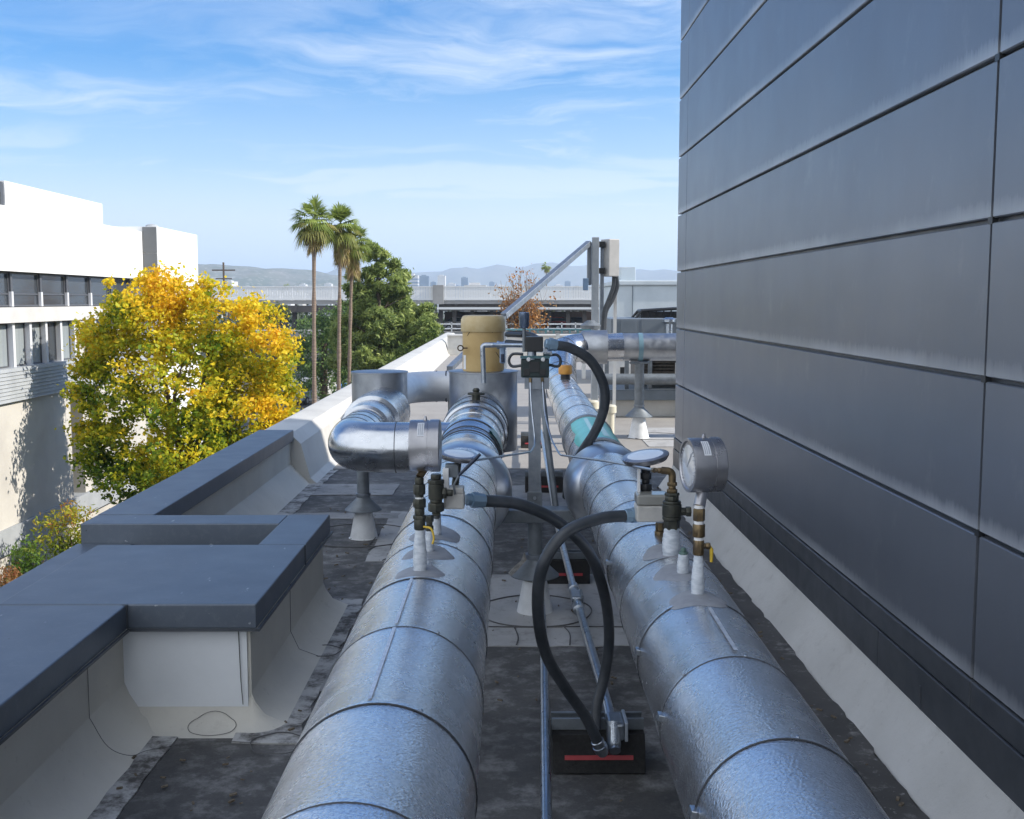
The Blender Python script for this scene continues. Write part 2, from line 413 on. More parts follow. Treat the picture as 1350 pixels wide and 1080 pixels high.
# ------------------------------------------------------------------ gallery of parapets on the left
def coping(mb, poly, z0, z1): mb.prism(poly, z0, z1, 'z')
pw = thing('parapet_wall', 'low cream parapet with slate blue metal coping and square block jutting towards the pipes', 'parapet', (-1.6, 4.5, 0))
b = MB()
b.box(-2.40, -1.62, -6, 4.51, 0, .50)                           # near run
b.build('wall', M_CREAM, pw)
b = MB(); b.box(-2.40, -2.14, 4.51, 6.34, 0, .40); b.box(-2.14, -1.085, 4.51, 5.54, 0, .50); b.box(-1.27, -1.085, 5.54, 6.33, 0, .50); b.box(-2.40, -1.27, 6.14, 6.33, 0, .50)
b.build('block', M_CREAM, pw)
o = MB().obox((-1.36, 4.502, .24), X_, .262, Y_, .006, Z_, .20).build('end_sheet', mat('pale blue white sheet', (.82, .85, .88), .35, 0, (.76, .79, .82), 2.5), pw)
# cants at the foot
b = MB()
b.prism([(-1.62, 0), (-1.44, 0), (-1.48, .012), (-1.55, .06), (-1.60, .14), (-1.62, .19)], -6, 4.505, 'y')
b.prism([(4.51, 0), (4.36, 0), (4.40, .008), (4.47, .04), (4.50, .09), (4.51, .12)], -1.62, -1.085, 'x')
b.prism([(-1.085, 0), (-.90, 0), (-.95, .010), (-1.03, .045), (-1.07, .10), (-1.085, .14)], 4.505, 6.33, 'y')
pf_ = [(.15, 0), (.11, .008), (.04, .04), (.01, .09), (0, .12)]; pr2 = [(.185, 0), (.135, .010), (.055, .045), (.015, .10), (0, .14)]
vs = []
for k in range(13):
    t = k/12; g = -PI/2 + PI/2*t
    for (d0, z0), (d1, z1) in zip(pf_, pr2):
        d = d0 + (d1-d0)*t; vs.append((-1.087 + d*math.cos(g), 4.507 + d*math.sin(g), z0 + (z1-z0)*t))
b.add(vs, [(k*5+q, k*5+q+1, k*5+5+q+1, k*5+5+q) for k in range(12) for q in range(4)])
b.build('cant_strip', M_CREAM, pw, smooth=50)
# coping: top sheet with down-turned fascia and drip edge
def cop(name, poly, zt, fas, par):
    mb = MB(); mb.prism(poly, zt - fas, zt, 'z')
    o = mb.build(name, M_COPING, par, bevel=.006); return o
cop('coping', [(-2.12,-6), (-1.585,-6), (-1.585,4.452), (-2.12,4.452)], .538, .105, pw)
cop('coping', [(-2.12,4.455), (-1.045,4.455), (-1.045,5.57), (-2.12,5.57)], .540, .105, pw)
cop('coping', [(-1.29,5.573), (-1.045,5.573), (-1.045,6.37), (-1.29,6.37)], .540, .105, pw)
cop('coping', [(-2.42,6.115), (-1.293,6.115), (-1.293,6.37), (-2.42,6.37)], .538, .16, pw)
b = MB(); b.box(-1.582, -1.572, -6, 4.44, .425, .436); b.box(-1.58, -1.04, 4.44, 4.45, .427, .438); b.box(-1.042, -1.030, 4.44, 6.375, .427, .438)
b.build('drip_edge', M_TRIM, pw)
b = MB(); b.box(-2.44, -2.125, -6, 6.11, .395, .425); b.build('outer_ledge', M_COPING, pw, bevel=.004)
# lap joints of the coping
b = MB(); b.box(-1.046, -1.040, 5.55, 5.572, .438, .541); b.box(-1.60, -1.579, 4.445, 4.452, .438, .541); b.build('lap_joint', M_TRIM, pw)
# seam lines and loops in the coated skin
b = MB()
b.tube([(-1.617, 4.1, .40), (-1.617, 4.1, .19)], .0012, 6)
b.tube(spline([(-1.617, 4.1, .19), (-1.55, 4.1, .075), (-1.47, 4.12, .03), (-1.42, 4.22, .012), (-1.2, 4.30, .012), (-1.0, 4.28, .012)], 6), .0012, 6)
b.tube([(-1.13, 4.488, .42), (-1.125, 4.488, .2), (-1.115, 4.475, .10)], .002, 6)
pts = []
for k in range(41):
    g = 2*PI*k/40; yy = 4.43 + .055*math.sin(g); pts.append((-1.235 + .10*math.cos(g), yy - .003, .004 + float(np.interp(yy, (4.36,4.40,4.47,4.50,4.51), (0,.008,.04,.09,.12)))))
b.tube(pts, .0012, 6)
b.tube(ring_seam(-.93, 4.28, .11, .012), .0022, 6)
b.tube([(-1.083, 5.35, .42), (-1.083, 5.34, .15), (-1.04, 5.33, .062), (-.95, 5.36, .016)], .0012, 6)
b.tube(ring_seam(-.94, 5.45, .09, .014), .0022, 6)
b.build('skin_seam', M_CRACK, pw)

pf = thing('parapet_wall', 'far low parapet beyond the notched block, dark coping giving way to a sunlit white top', 'parapet', (-2.2, 8.5, 0))
b = MB(); b.box(-2.40, -2.12, 6.34, 44, 0, .47); b.build('wall', M_CREAM, pf)
b = MB(); b.prism([(-2.12, 0), (-1.93, 0), (-1.95, .02), (-2.09, .17), (-2.12, .2)], 6.34, 10.62, 'y'); b.build('cant_strip', M_CREAM, pf)
cop('coping', [(-2.42,6.375), (-2.085,6.375), (-2.085,10.62), (-2.42,10.62)], .540, .11, pf)
b = MB(); b.prism([(-2.44, .30), (-2.44, .50), (-2.36, .52), (-2.12, .50), (-2.02, .40), (-1.93, .06), (-1.86, 0), (-2.3, 0)], 10.63, 44, 'y'); b.build('coated_top', M_WHITECOAT, pf, smooth=30)
pe = thing('parapet_wall', 'white end parapet closing the far end of the roof', 'parapet', (5, 36, 0))
MB().box(-1.95, 16, 36, 36.4, 0, .62).build('wall', M_WHITECOAT, pe)
MB().box(-1.95, 16, 35.94, 36.46, .62, .68).build('cap', M_WHITECOAT, pe, bevel=.01)

# ------------------------------------------------------------------ grey metal-clad building on the right
XW = 1.62
gb = thing('clad_building', 'tall building with grey metal panel cladding along the right side', 'building', (XW, 4, 0))
MB().box(XW + .03, 14, -14, 10.42, 0, 12.0).build('core_wall', M_TRIM, gb)
zs = [.488] + [.994 + .532*k for k in range(14)]
ys = [(-13.9, -2.62), (-2.60, 3.675), (3.695, 9.955)]
first = {}
for i in range(len(zs)-1):
    for j, (y0, y1) in enumerate(ys):
        jit = rnd.uniform(-.0015, .0015)
        mb = MB(); z0 = zs[i] + .016; z1 = zs[i+1]
        if i == 0: z0 = zs[0]
        # pan with its edges folded back
        mb.prism([(XW+jit, z0+.004), (XW+jit, z1-.004), (XW+.006+jit, z1), (XW+.028, z1), (XW+.028, z0), (XW+.006+jit, z0)], y0, y1, 'y')
        mb.build('wall_panel', M_PANEL, gb)
    MB().box(XW, XW+.5, 9.972, 10.45, zs[i] + (.016 if i else 0), zs[i+1]).build('corner_panel', M_PANEL, gb, bevel=.006)
for (z0, z1, pr) in ((.384, .482, .008),):
    MB().box(XW - pr, XW + .03, -13.9, 3.675, z0, z1).build('base_trim', M_TRIM, gb, bevel=.005)
    MB().box(XW - pr, XW + .03, 3.68, 10.46, z0, z1).build('base_trim', M_TRIM, gb, bevel=.005)
for y0, y1 in ((-13.9, 1.2), (1.203, 2.9), (2.903, 4.6), (4.603, 7.4), (7.403, 10.46)):
    MB().box(XW - .012, XW + .03, y0, y1, .19, .378).build('base_flashing', M_TRIM, gb, bevel=.003)
for y in (4.1, 1.9): MB().box(XW - .016, XW - .008, y, y+.014, .22, .31).build('flashing_clip', M_TRIM, gb)
b = MB(); b.prism([(1.45, 0), (1.47, .0), (1.49, .03), (1.595, .175), (1.606, .215), (1.64, .215), (1.64, 0)], -13.9, 10.46, 'y'); b.build('cant_curb', patch_mat('pale coated curb', (.66, .65, .62), (.56, .55, .52), (.30, .28, .26), .35, .56), gb, smooth=40)
for z in zs[1:9]:
    MB().box(XW - .001, XW + .02, 3.678, 3.712, z - .004, z + .020).build('joint_clip', M_BLACK, gb)
MB().box(XW + .032, 14.05, -14, 10.42, 12.0, 12.12).build('roof_cap', M_TRIM, gb)
# ================================================================== PIPES
ZL, RL = .832, .19          # near left pipe: axis level, radius
ZR, RR = .817, .17
def lx(y): return -.250 + .0028*(y - 2)
def rx(y): return .520 + .0095*(y - 2)
def pipe_run(par, fx, z, r, y0, y1, joints, name='jacket', n=64):
    """run of jacketed pipe made of overlapping sleeves"""
    ed = [y0] + joints + [y1]
    mb = MB(); SE = []
    for i in range(len(ed)-1):
        a, b = ed[i], ed[i+1]; big = r*(1.0 + (.006 if i % 2 else 0))
        prof = [(a, big+.0012), (a+.02, big+.0012), (a+.024, big), (b+.006, big)]
        vs = []; fs = []
        for (y, q) in prof:
            for k in range(n):
                g = 2*PI*k/n; vs.append((fx(y) + q*math.cos(g), y, z + q*math.sin(g)))
        for q in range(len(prof)-1):
            for k in range(n): fs.append((q*n+k, q*n+(k+1) % n, (q+1)*n+(k+1) % n, (q+1)*n+k))
        mb.add(vs, fs)
        if i: 
            w = .0022 if i % 2 else .0010
            SE.append(MB()); SE[-1].lathe([(0, r*1.004), (.0005, r*1.006+.0018), (w, r*1.006+.0018), (w+.0005, r*1.004)], (fx(a), a - w, z), Y_, n, cap=False)
    o = mb.build(name, M_JACKET, par, smooth=50)
    for se in SE: se.build('joint_seam', M_SEAM, o, smooth=30)
    return o
def saddle(mb, fx, z, r, yc, gc, ry, rt, off=.0034, wv=.12):
    """flat patch lying on the pipe: centre angle gc from the crest, half length ry, half width rt (metres)"""
    n = 30; sd = rnd.uniform(0, 6); vs = []
    rings = 6
    for q in range(rings+1):
        for k in range(n):
            g = 2*PI*k/n; s = q/rings*(1 + wv*math.sin(3*g+sd)*.5 + wv*.5*math.sin(5*g+2*sd))
            y = yc + ry*s*math.sin(g); t = gc + rt*s*math.cos(g)/r
            rr = r + off*(1 if q < rings else .15)
            vs.append((fx(y) + rr*math.sin(t), y, z + rr*math.cos(t)))
    fs = [(q*n+k, q*n+(k+1) % n, (q+1)*n+(k+1) % n, (q+1)*n+k) for q in range(rings) for k in range(n)]
    mb.add(vs, fs)
M_SATIN = mat('satin aluminium cover', (.60, .62, .65), .34, 1, (.50, .52, .55), 5, rvar=.05)
def fitting_cover(par, fx, z, r, rb, yc, hw, dz, name='support_cover'):
    prof = []
    for k in range(17):
        t = -1 + 2*k/16; prof.append((yc + hw*t, (r-dz)*.95 + (rb - (r-dz)*.95)*(1 - abs(t)**3.0)**.6))
    return MB().lathe([(y-yc, q) for y, q in prof], (fx(yc), yc, z - dz), Y_, 64).build(name, M_SATIN, par, smooth=60)

pl = thing('insulated_pipe', 'left silver jacketed pipe running along the roof to the tan tank', 'pipe', (lx(4), 4, ZL - RL))
pr_ = thing('insulated_pipe', 'right silver jacketed pipe beside the grey panel wall, with teal marker and orange cap', 'pipe', (rx(4), 4, ZR - RR))
jl = [.75, 1.2, 1.63, 2.05, 2.55, 3.01, 3.46, 3.92, 4.4, 4.85, 5.3]
pipe_run(pl, lx, ZL, RL, -3, 5.75, [-2.2, -1.5, -.8, -.2, .3] + jl)
jr = [.6, 1.05, 1.5, 1.96, 2.43, 2.9, 3.4, 3.91, 4.4, 4.9, 5.4]
pipe_run(pr_, rx, ZR, RR, -3, 5.8, [-2.2, -1.5, -.8, -.2, .2] + jr)
# sheet metal screws beside the joints
for par_, fx_, z_, r_, js, angs in ((pl, lx, ZL, RL, jl[3:8], (-.55, .45)), (pr_, rx, ZR, RR, jr[3:8], (-.75, .15))):
    for y in js:
        for g in angs:
            nrm = Vector((math.sin(g), 0, math.cos(g))); p = Vector((fx_(y), y + .011, z_)) + nrm*(r_*1.004)
            MB().lathe([(0, .0042), (.002, .0042), (.0034, .002)], p, nrm, 8).build('screw', M_COND, par_)
# lap seams, chalky bands, mastic patches
b = MB()
for (y0, y1) in ((2.07, 2.54), (2.57, 3.0)):
    for k in range(8):
        pass
    g = -.10
    vs = []; 
    for k in range(13):
        y = y0 + (y1-y0)*k/12
        for dg in (-.004, .004): vs.append((lx(y) + (RL+.0042)*math.sin(g+dg/RL), y, ZL + (RL+.0042)*math.cos(g+dg/RL)))
    b.add(vs, [(2*k, 2*k+1, 2*k+3, 2*k+2) for k in range(12)])
b.build('lap_seam', M_FROST, pl)
b = MB(); saddle(b, lx, ZL, RL, 3.09, -.02, .075, .075); saddle(b, lx, ZL, RL, 3.33, .02, .09, .085); saddle(b, lx, ZL, RL, 3.62, .02, .12, .09); b.build('mastic_patch', M_MASTIC, pl, smooth=60)
b = MB(); saddle(b, rx, ZR, RR, 2.93, -.02, .085, .085); saddle(b, rx, ZR, RR, 3.22, -.05, .11, .08); saddle(b, rx, ZR, RR, 3.5, -.03, .11, .085); b.build('mastic_patch', M_MASTIC, pr_, smooth=60)
b = MB(); vs = []
for k in range(9):
    y = 2.47 + .36*k/8
    for dg in (-.005, .005): vs.append((rx(y) + (RR+.0042)*math.sin(.05+dg/RR), y, ZR + (RR+.0042)*math.cos(.05+dg/RR)))
b.add(vs, [(2*k, 2*k+1, 2*k+3, 2*k+2) for k in range(8)]); b.build('lap_seam', M_FROST, pr_)
# little snap latches on the seams, low on the inner side of the right pipe
for y in (1.95, 2.42, 2.89, 3.9):
    g = -1.38; q = RR + .006
    MB().obox((rx(y) + q*math.sin(g), y, ZR + q*math.cos(g)), Y_, .014, Vector((math.cos(g), 0, -math.sin(g))), .008, Vector((math.sin(g), 0, math.cos(g))), .006).build('latch', M_COND, pr_, bevel=.002)
fitting_cover(pl, lx, ZL, RL, .27, 5.95, .27, .075)
fitting_cover(pr_, rx, ZR, RR, .242, 6.0, .30, .055)

def rings(par, pts, r, name, m=M_SMOOTH):
    pass
# --- left pipe beyond the support: tee, shoulder, drum
o = MB().lathe([(0,.2), (.10,.2), (.105,.195), (.55,.195), (.56,.2), (.9,.2), (.91,.205), (1.0,.21), (1.25,.21)], (lx(6.1), 6.1, ZL), Y_, 64).build('jacket', M_SMOOTH, pl, smooth=40)
for y in (6.42, 6.62, 6.98, 7.2, 7.42): MB().lathe([(0,.2), (.001,.2075), (.012,.2075), (.013,.2)], (lx(y), y, ZL), Y_, 64, cap=False).build('joint_seam', M_SEAM, o, smooth=30)
o = MB().lathe([(0,.19), (.02,.215), (.35,.22), (.37,.24), (.95,.245), (1.0,.225), (1.6,.225)], (lx(7.3), 7.35, ZL), Y_, 64).build('shoulder', M_SMOOTH, pl, smooth=40)
for y, q in ((7.70,.225), (7.9,.246), (8.27,.249)): MB().lathe([(0,q-.01), (.001,q), (.014,q), (.015,q-.01)], (lx(y), y, ZL), Y_, 64, cap=False).build('joint_seam', M_SEAM, o, smooth=30)
DX, DY = lx(9.3) + .03, 9.3
MB().lathe([(0,.29), (.66,.29), (.662,.297), (.672,.297), (.675,.288)], (DX, DY, .53), Z_, 64).build('drum', M_DULL, pl, smooth=40)
MB().cyl((DX, DY, .0), (DX, DY, .53), .10).build('drum_leg', M_POST, pl, smooth=40)
# small valve base on the crest
b = MB(); b.lathe([(0,.03), (.05,.03), (.052,.062), (.066,.062), (.068,.025), (.075,.022), (.085,.028), (.10,.018)], (lx(7.95) + .01, 7.95, ZL + .23), Z_, 24); b.build('crest_tap', M_BRONZE, pl, smooth=40)
# teal mark on left pipe
def wrap(mb, fx, z, r, y0, y1, g0, g1, nj=24, ny=6, rag=0.):
    vs = []
    for i in range(ny+1):
        for j in range(nj+1):
            y = y0 + (y1-y0)*i/ny; g = g0 + (g1-g0)*j/nj
            if j == 0 and rag: g += rnd.uniform(-rag, rag)
            vs.append((fx(y) + r*math.sin(g), y, z + r*math.cos(g)))
    w = nj+1
    mb.add(vs, [(i*w+j, i*w+j+1, (i+1)*w+j+1, (i+1)*w+j) for i in range(ny) for j in range(nj)])
b = MB(); wrap(b, lx, ZL, .2125, 6.66, 6.96, .75, 1.5, rag=.08); b.build('pipe_marker', mat('dark teal marker', (.02,.16,.15), .35), pl, smooth=60)
# side run: tee, run to the left, elbow, second run, second drum
XL2 = -1.06
ys0 = 7.2; path = bent([(lx(ys0), ys0, ZL-.005), (XL2, ys0, ZL-.005), (XL2, 9.3, ZL-.005)], .30, 14)
o = MB().tube(path, .168, 48).build('side_branch', M_SMOOTH, pl, smooth=50)
for x in (-.50, -.735): MB().lathe([(0,.165), (.001,.1705), (.006,.1705), (.007,.165)], (x, ys0, ZL-.005), X_, 48, cap=False).build('joint_seam', M_SEAM, o, smooth=30)
for y in (7.52, 7.72, 7.92): MB().lathe([(0,.165), (.001,.1705), (.006,.1705), (.007,.165)], (XL2, y, ZL-.005), Y_, 48, cap=False).build('joint_seam', M_SEAM, o, smooth=30)
b = MB()
# seam round the belly of the elbow
b.tube([(p.x - (.0) , p.y, p.z - .05) + Vector((0,0,0)) if False else p + Vector((0, 0, -.055)) + (Vector((-1,-1,0)).normalized()*.160 if .1 < i/len(path) < .95 else Vector((0,-.16,0))) for i, p in enumerate(path[1:-3])], .003, 6)
b.build('joint_seam', M_SEAM, o, smooth=30)
o = MB().lathe([(0,.168), (.02,.19), (.4,.195), (.42,.225), (.85,.23), (.88,.22), (1.4,.22)], (XL2, 8.1, ZL), Y_, 48).build('branch_shoulder', M_SMOOTH, pl, smooth=40)
MB().lathe([(0,.245), (.62,.245), (.622,.252), (.634,.252), (.637,.24)], (-1.125, 9.65, .54), Z_, 48).build('branch_drum', M_DULL, pl, smooth=40)
path = bent([(-1.06, 9.7, .93), (-1.0, 11.05, .93), (-.18, 11.1, .93), (-.18, 11.1, .2)], .4, 12)
M_LIT = mat('sunlit toned aluminium sheet', (.70,.71,.72), .5, .35, (.62,.63,.65), 6)  # sunlit look of the aluminium put into a paler, less metallic colour
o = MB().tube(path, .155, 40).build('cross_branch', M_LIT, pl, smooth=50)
for x in (-.62, -.72, -.3): MB().lathe([(0,.15), (.001,.160), (.014,.160), (.015,.15)], (x, 11.08, .93), X_, 48, cap=False).build('joint_seam', M_SEAM, o, smooth=30)
# left small fins / pipe clamp under cross branch
MB().cyl((-.55, 11.1, 0), (-.55, 11.1, .78), .05).build('branch_leg', M_POST, pl, smooth=40)

# --- right pipe beyond the support
jr2 = [6.9, 7.7, 8.5, 9.3, 10.1, 10.9]
pipe_run(pr_, rx, ZR, RR, 6.1, 12.2, jr2)
for y in (6.32, 7.62): MB().lathe([(0,.172), (.001,.183), (.05,.183), (.051,.172)], (rx(y), y, ZR), Y_, 64, cap=False).build('clamp_band', M_STEEL, pr_, smooth=30)
b = MB(); wrap(b, rx, ZR, RR+.0045, 6.42, 7.58, -.85, 1.25, rag=.12); o = b.build('pipe_marker', M_TEAL, pr_, smooth=60)
b = MB(); wrap(b, rx, ZR, RR+.0065, 6.50, 7.2, .12, .34); wrap(b, rx, ZR, RR+.0065, 6.6, 7.5, -.25, -.10); b.build('marker_stripe', M_TEALLIGHT, o, smooth=60)
b = MB(); b.lathe([(0,.05), (.06,.05), (.062,.03)], (rx(11.3), 11.3, ZR + RR - .01), Z_, 24); o = b.build('vent_neck', M_BLACK, pr_, smooth=40)
MB().lathe([(0,.062), (.010,.072), (.075,.072), (.095,.06), (.098,.0)], (rx(11.3), 11.3, ZR + RR + .05), Z_, 28).build('orange_cap', M_ORANGE, o, smooth=40)
# rising elbow and the cross run to the right
YC, ZC, RC = 14.2, 1.195, .178
path = bent([(rx(12.1), 12.1, ZR), (rx(12.6)+.01, 12.75, ZR+.02), (.72, 14.15, ZC), (1.5, 14.2, ZC)], .75, 10)
o = MB().tube(path, RR+.012, 48).build('riser_elbow', M_SMOOTH, pr_, smooth=50)
for k in (6, 10, 15, 20):
    if k < len(path)-1:
        d = path[k+1]-path[k]; MB().lathe([(0,RR), (.001,RR+.015), (.008,RR+.015), (.009,RR)], path[k], d, 48, cap=False).build('joint_seam', M_SEAM, o, smooth=30)
o = MB().lathe([(0,.19), (.03,.215), (.34,.222), (.345,.178), (9,.178)], (.96, YC, ZC), X_, 48).build('cross_run', M_DULL, pr_, smooth=40)
for x in (1.5, 2.26, 3.1): MB().lathe([(0,.175), (.001,.1805), (.008,.1805), (.009,.175)], (x, YC, ZC), X_, 48, cap=False).build('joint_seam', M_SEAM, o, smooth=30)
b = MB(); b.lathe([(0,.178), (.001,.184), (.06,.184), (.061,.178)], (1.70, YC, ZC), X_, 48, cap=False); b.build('strap', mat('teal grey strap', (.16, .27, .33), .4, .3), pr_, smooth=30)
# vent stacks: cream pvc behind right pipe
for (x, y, h, lab) in ((1.02, 12.9, .62, 'cream plastic vent stub standing nearest behind the orange capped pipe'), (1.3, 13.6, .5, 'shorter cream plastic vent stub behind the flexible conduit arc')):
    v = thing('vent_pipe', lab, 'vent', (x, y, 0))
    MB().lathe([(0,.05), (h-.1,.05), (h-.1,.075), (h-.02,.075), (h,.055)], (x, y, 0), Z_, 20).build('stub', M_PVC, v, smooth=40)
    MB().lathe([(0,.12), (.02,.11), (.09,.055)], (x, y, .004), Z_, 20).build('flashing', M_CONE, v, smooth=40)

# ------------------------------------------------------------------ pipe supports standing on the roof
def flash_cone(par, x, y, s=1.0, z=0., hood=True):
    MB().lathe([(0, .115*s), (.004, .105*s), (.22*s, .062*s)], (x, y, z), Z_, 32).build('sleeve', M_CONE, par, smooth=40)
    if hood:
        o = MB().lathe([(0, .140*s), (.006, .140*s), (.085*s, .058*s), (.10*s, .050*s)], (x, y, z + .215*s), Z_, 32).build('rain_hood', M_POST, par, smooth=30)
        MB().lathe([(0, .052*s), (.012, .056*s), (.028, .056*s), (.03, .05*s)], (x, y, z + .315*s), Z_, 32).build('clamp', M_STEEL, o, smooth=30)
ps = thing('pipe_support', 'grey post with crossbeam between the two big pipes, on a white sleeve', 'pipe support', (.163, 6.2, 0))
flash_cone(ps, .163, 6.2)
MB().cyl((.163, 6.2, .2), (.163, 6.2, .535), .042).build('post', M_POST, ps, smooth=40)
b = MB(); b.prism([(6.13,.535), (6.27,.535), (6.27,.61), (6.13,.61)], -.52, .92, 'x'); b.build('crossbeam', M_POST, ps, bevel=.006)
for sx in (-.24, .56): MB().obox((sx, 6.2, .625), X_, .10, Y_, .07, Z_, .014).build('saddle', M_POST, ps, bevel=.004)
# torn mastic boot beside the hood
b = MB(); b.lathe([(0,.10), (.03,.085), (.09,.045), (.14,.04)], (.105, 6.22, .20), Vector((.25,0,1)), 14); b.build('boot', mat('weathered mastic boot', (.30,.29,.27), .8, 0, (.16,.15,.14), 40, bmp=(40,.6,.01)), ps, smooth=60)
ps = thing('pipe_support', 'grey post with white cone sleeve under the left elbow', 'pipe support', (-1.09, 8.2, 0))
flash_cone(ps, -1.09, 8.2)
MB().cyl((-1.09, 8.2, .2), (-1.09, 8.2, .66), .047).build('post', M_POST, ps, smooth=40)
MB().obox((-1.09, 8.2, .655), X_, .08, Y_, .08, Z_, .008).build('saddle', M_POST, ps)
ps = thing('pipe_support', 'grey post with white cone sleeve under the far cross pipe', 'pipe support', (1.73, YC, 0))
flash_cone(ps, 1.73, YC, 1.28, .012)
MB().cyl((1.73, YC, .3), (1.73, YC, ZC-.2), .062).build('post', M_POST, ps, smooth=40)
MB().obox((1.73, YC, ZC-.205), X_, .13, Y_, .07, Z_, .012).build('saddle', M_POST, ps)

# ------------------------------------------------------------------ rubber conduit blocks
def rubber_block(y, lab):
    t = thing('support_block', lab, 'support block', (.352, y, 0), 'black rubber conduit supports')
    x0, x1 = .174, .530
    MB().prism([(y, .005), (y+.24, .005), (y+.195, .145), (y+.045, .145)], x0, x1, 'x').build('block', M_RUBBER, t, bevel=.004)
    c = Vector(((x0+x1)/2, y + .0178, .062)); d = Vector((0, .045, .140)).normalized(); nrm = X_.cross(d)
    MB().obox(c + Vector((0, -.001, .0)), X_, .131, d, .0085, nrm, .003).build('red_strip', M_RED, t)
    b = MB(); b.box(x0, x1, y+.08, y+.084, .147, .19); b.box(x0, x1, y+.156, y+.160, .147, .19); b.box(x0, x1, y+.084, y+.156, .147, .151); b.box(x0, x1, y+.084, y+.095, .186, .19); b.box(x0, x1, y+.145, y+.156, .186, .19)
    b.build('strut_channel', M_POST, t); return t
rubber_block(4.0, 'black rubber block with red strip where the looped flexible conduits end')
rubber_block(6.8, 'black rubber block with red strip just behind the grey support post')
rubber_block(10.1, 'black rubber block with red strip, third one back between the pipes')
rubber_block(13.2, 'farthest black rubber block between the pipes, below the control boxes')

# ------------------------------------------------------------------ rigid conduits
def conduit(name, pts, r, lab, couplings=(), m=M_COND, rad=.12):
    t = thing(name, lab, 'conduit', pts[0])
    P = bent(pts, rad, 8)
    MB().tube(P, r, 14).build('tube', m, t, smooth=50)
    for (p, d) in couplings:
        p = Vector(p); d = Vector(d).normalized()
        MB().lathe([(-.04, r*1.3), (-.038, r*1.45), (.038, r*1.45), (.04, r*1.3)], p, d, 14).build('coupling', M_COND, t, smooth=40)
    return t
conduit('conduit', [(.035, 0, .16), (.125, 3.3, .16), (.178, 5.1, .16), (.20, 6.6, .16), (.36, 12, .16)], .0185, 'straight galvanised conduit lying left of the rubber blocks')
cb = conduit('conduit', [(.405, 3.93, .125), (.400, 4.1, .205), (.372, 5.8, .205), (.36, 7.5, .207), (.42, 13.3, .207)], .0205, 'galvanised conduit with junction fitting crossing over the rubber blocks', [((.3725,5.55,.205), (0,1,0)), ((.3715,5.95,.205), (0,1,0))])
b = MB(); b.obox((.372, 5.75, .207), X_, .026, Y_, .085, Z_, .026); o = b.build('junction_body', M_COND, cb, bevel=.008)
MB().obox((.403, 5.75, .207), X_, .006, Y_, .07, Z_, .03).build('cover_plate', M_POST, o, bevel=.004)
b = MB(); b.obox((.412, 4.02, .185), X_, .03, Y_, .065, Z_, .034); o = b.build('end_box', M_COND, cb, bevel=.010)
MB().obox((.449, 4.02, .188), X_, .006, Y_, .07, Z_, .037).build('cover_plate', mat('pale cover plate', (.45,.5,.56), .4, .6), o, bevel=.003)
MB().tube(bent([(.402, 3.985, .22), (.402, 3.95, .13), (.40, 4.0, .11)], .05), .027, 16).build('elbow', M_COND, cb, smooth=50)
# leaning conduit climbing from the crossbeam
conduit('conduit', [tuple(at(735, 687, 6.30)), tuple(at(724, 600, 6.45)), tuple(at(715, 520, 6.55)), tuple(at(712, 500, 6.55))], .019, 'slim grey conduit leaning up behind the control stand', m=M_POST)

# ------------------------------------------------------------------ flexible conduits
def flex(pts, r, lab, ends=((0,1),)):
    P = spline(pts, 10); t = thing('flexible_conduit', lab, 'flexible conduit', P[0])
    # faint ribs of the jacket
    Q = []; RA = []
    L = 0
    for i in range(len(P)-1):
        n = max(1, int((P[i+1]-P[i]).length/.006))
        for k in range(n): Q.append(P[i].lerp(P[i+1], k/n)); RA.append(r*(1 + .006*math.sin(len(Q)*2.1)))
    Q.append(P[-1]); RA.append(r)
    MB().tube(Q, RA, 18).build('hose', M_FLEX, t, smooth=60)
    for e in ends:
        i, m = e; p = P[0] if i == 0 else P[-1]; d = (P[1]-P[0]) if i == 0 else (P[-2]-P[-1]); d.normalize()
        MB().lathe([(-.055,r*.8), (-.05,r*1.0), (-.035,r*1.0), (-.034,r*1.32), (-.012,r*1.32), (-.011,r*1.18), (.012,r*1.18), (.014,r*1.02)], p, d, 8 if m else 16).build('connector', M_BLUEFIT if m else M_COND, t, smooth=30)
    return t
A = [(634,660,3.62), (685,665,3.68), (735,688,3.78), (776,728,3.90), (797,785,4.0), (803,840,4.06), (797,890,4.08), (787,930,4.06), (786,962,4.03)]
flex([at(*p) for p in A], .0203, 'dark flexible conduit looping from the left transmitter down to the rubber block', ((0,1),))
A = [(828,680,3.72), (790,684,3.68), (745,703,3.62), (716,745,3.60), (709,800,3.64), (719,860,3.72), (746,908,3.82), (772,945,3.90), (789,980,3.93)]
flex([at(*p) for p in A], .0208, 'dark flexible conduit looping from the right transmitter down to the block elbow', ((0,1),(1,0)))
A = [(731,455,6.0), (752,459,6.02), (778,475,6.05), (795,505,6.1), (797,535,6.15), (785,568,6.2), (766,598,6.3), (751,630,6.42), (747,655,6.5)]
flex([at(*p) for p in A], .0275, 'dark flexible conduit arching from the control box over the right pipe', ((0,1),))

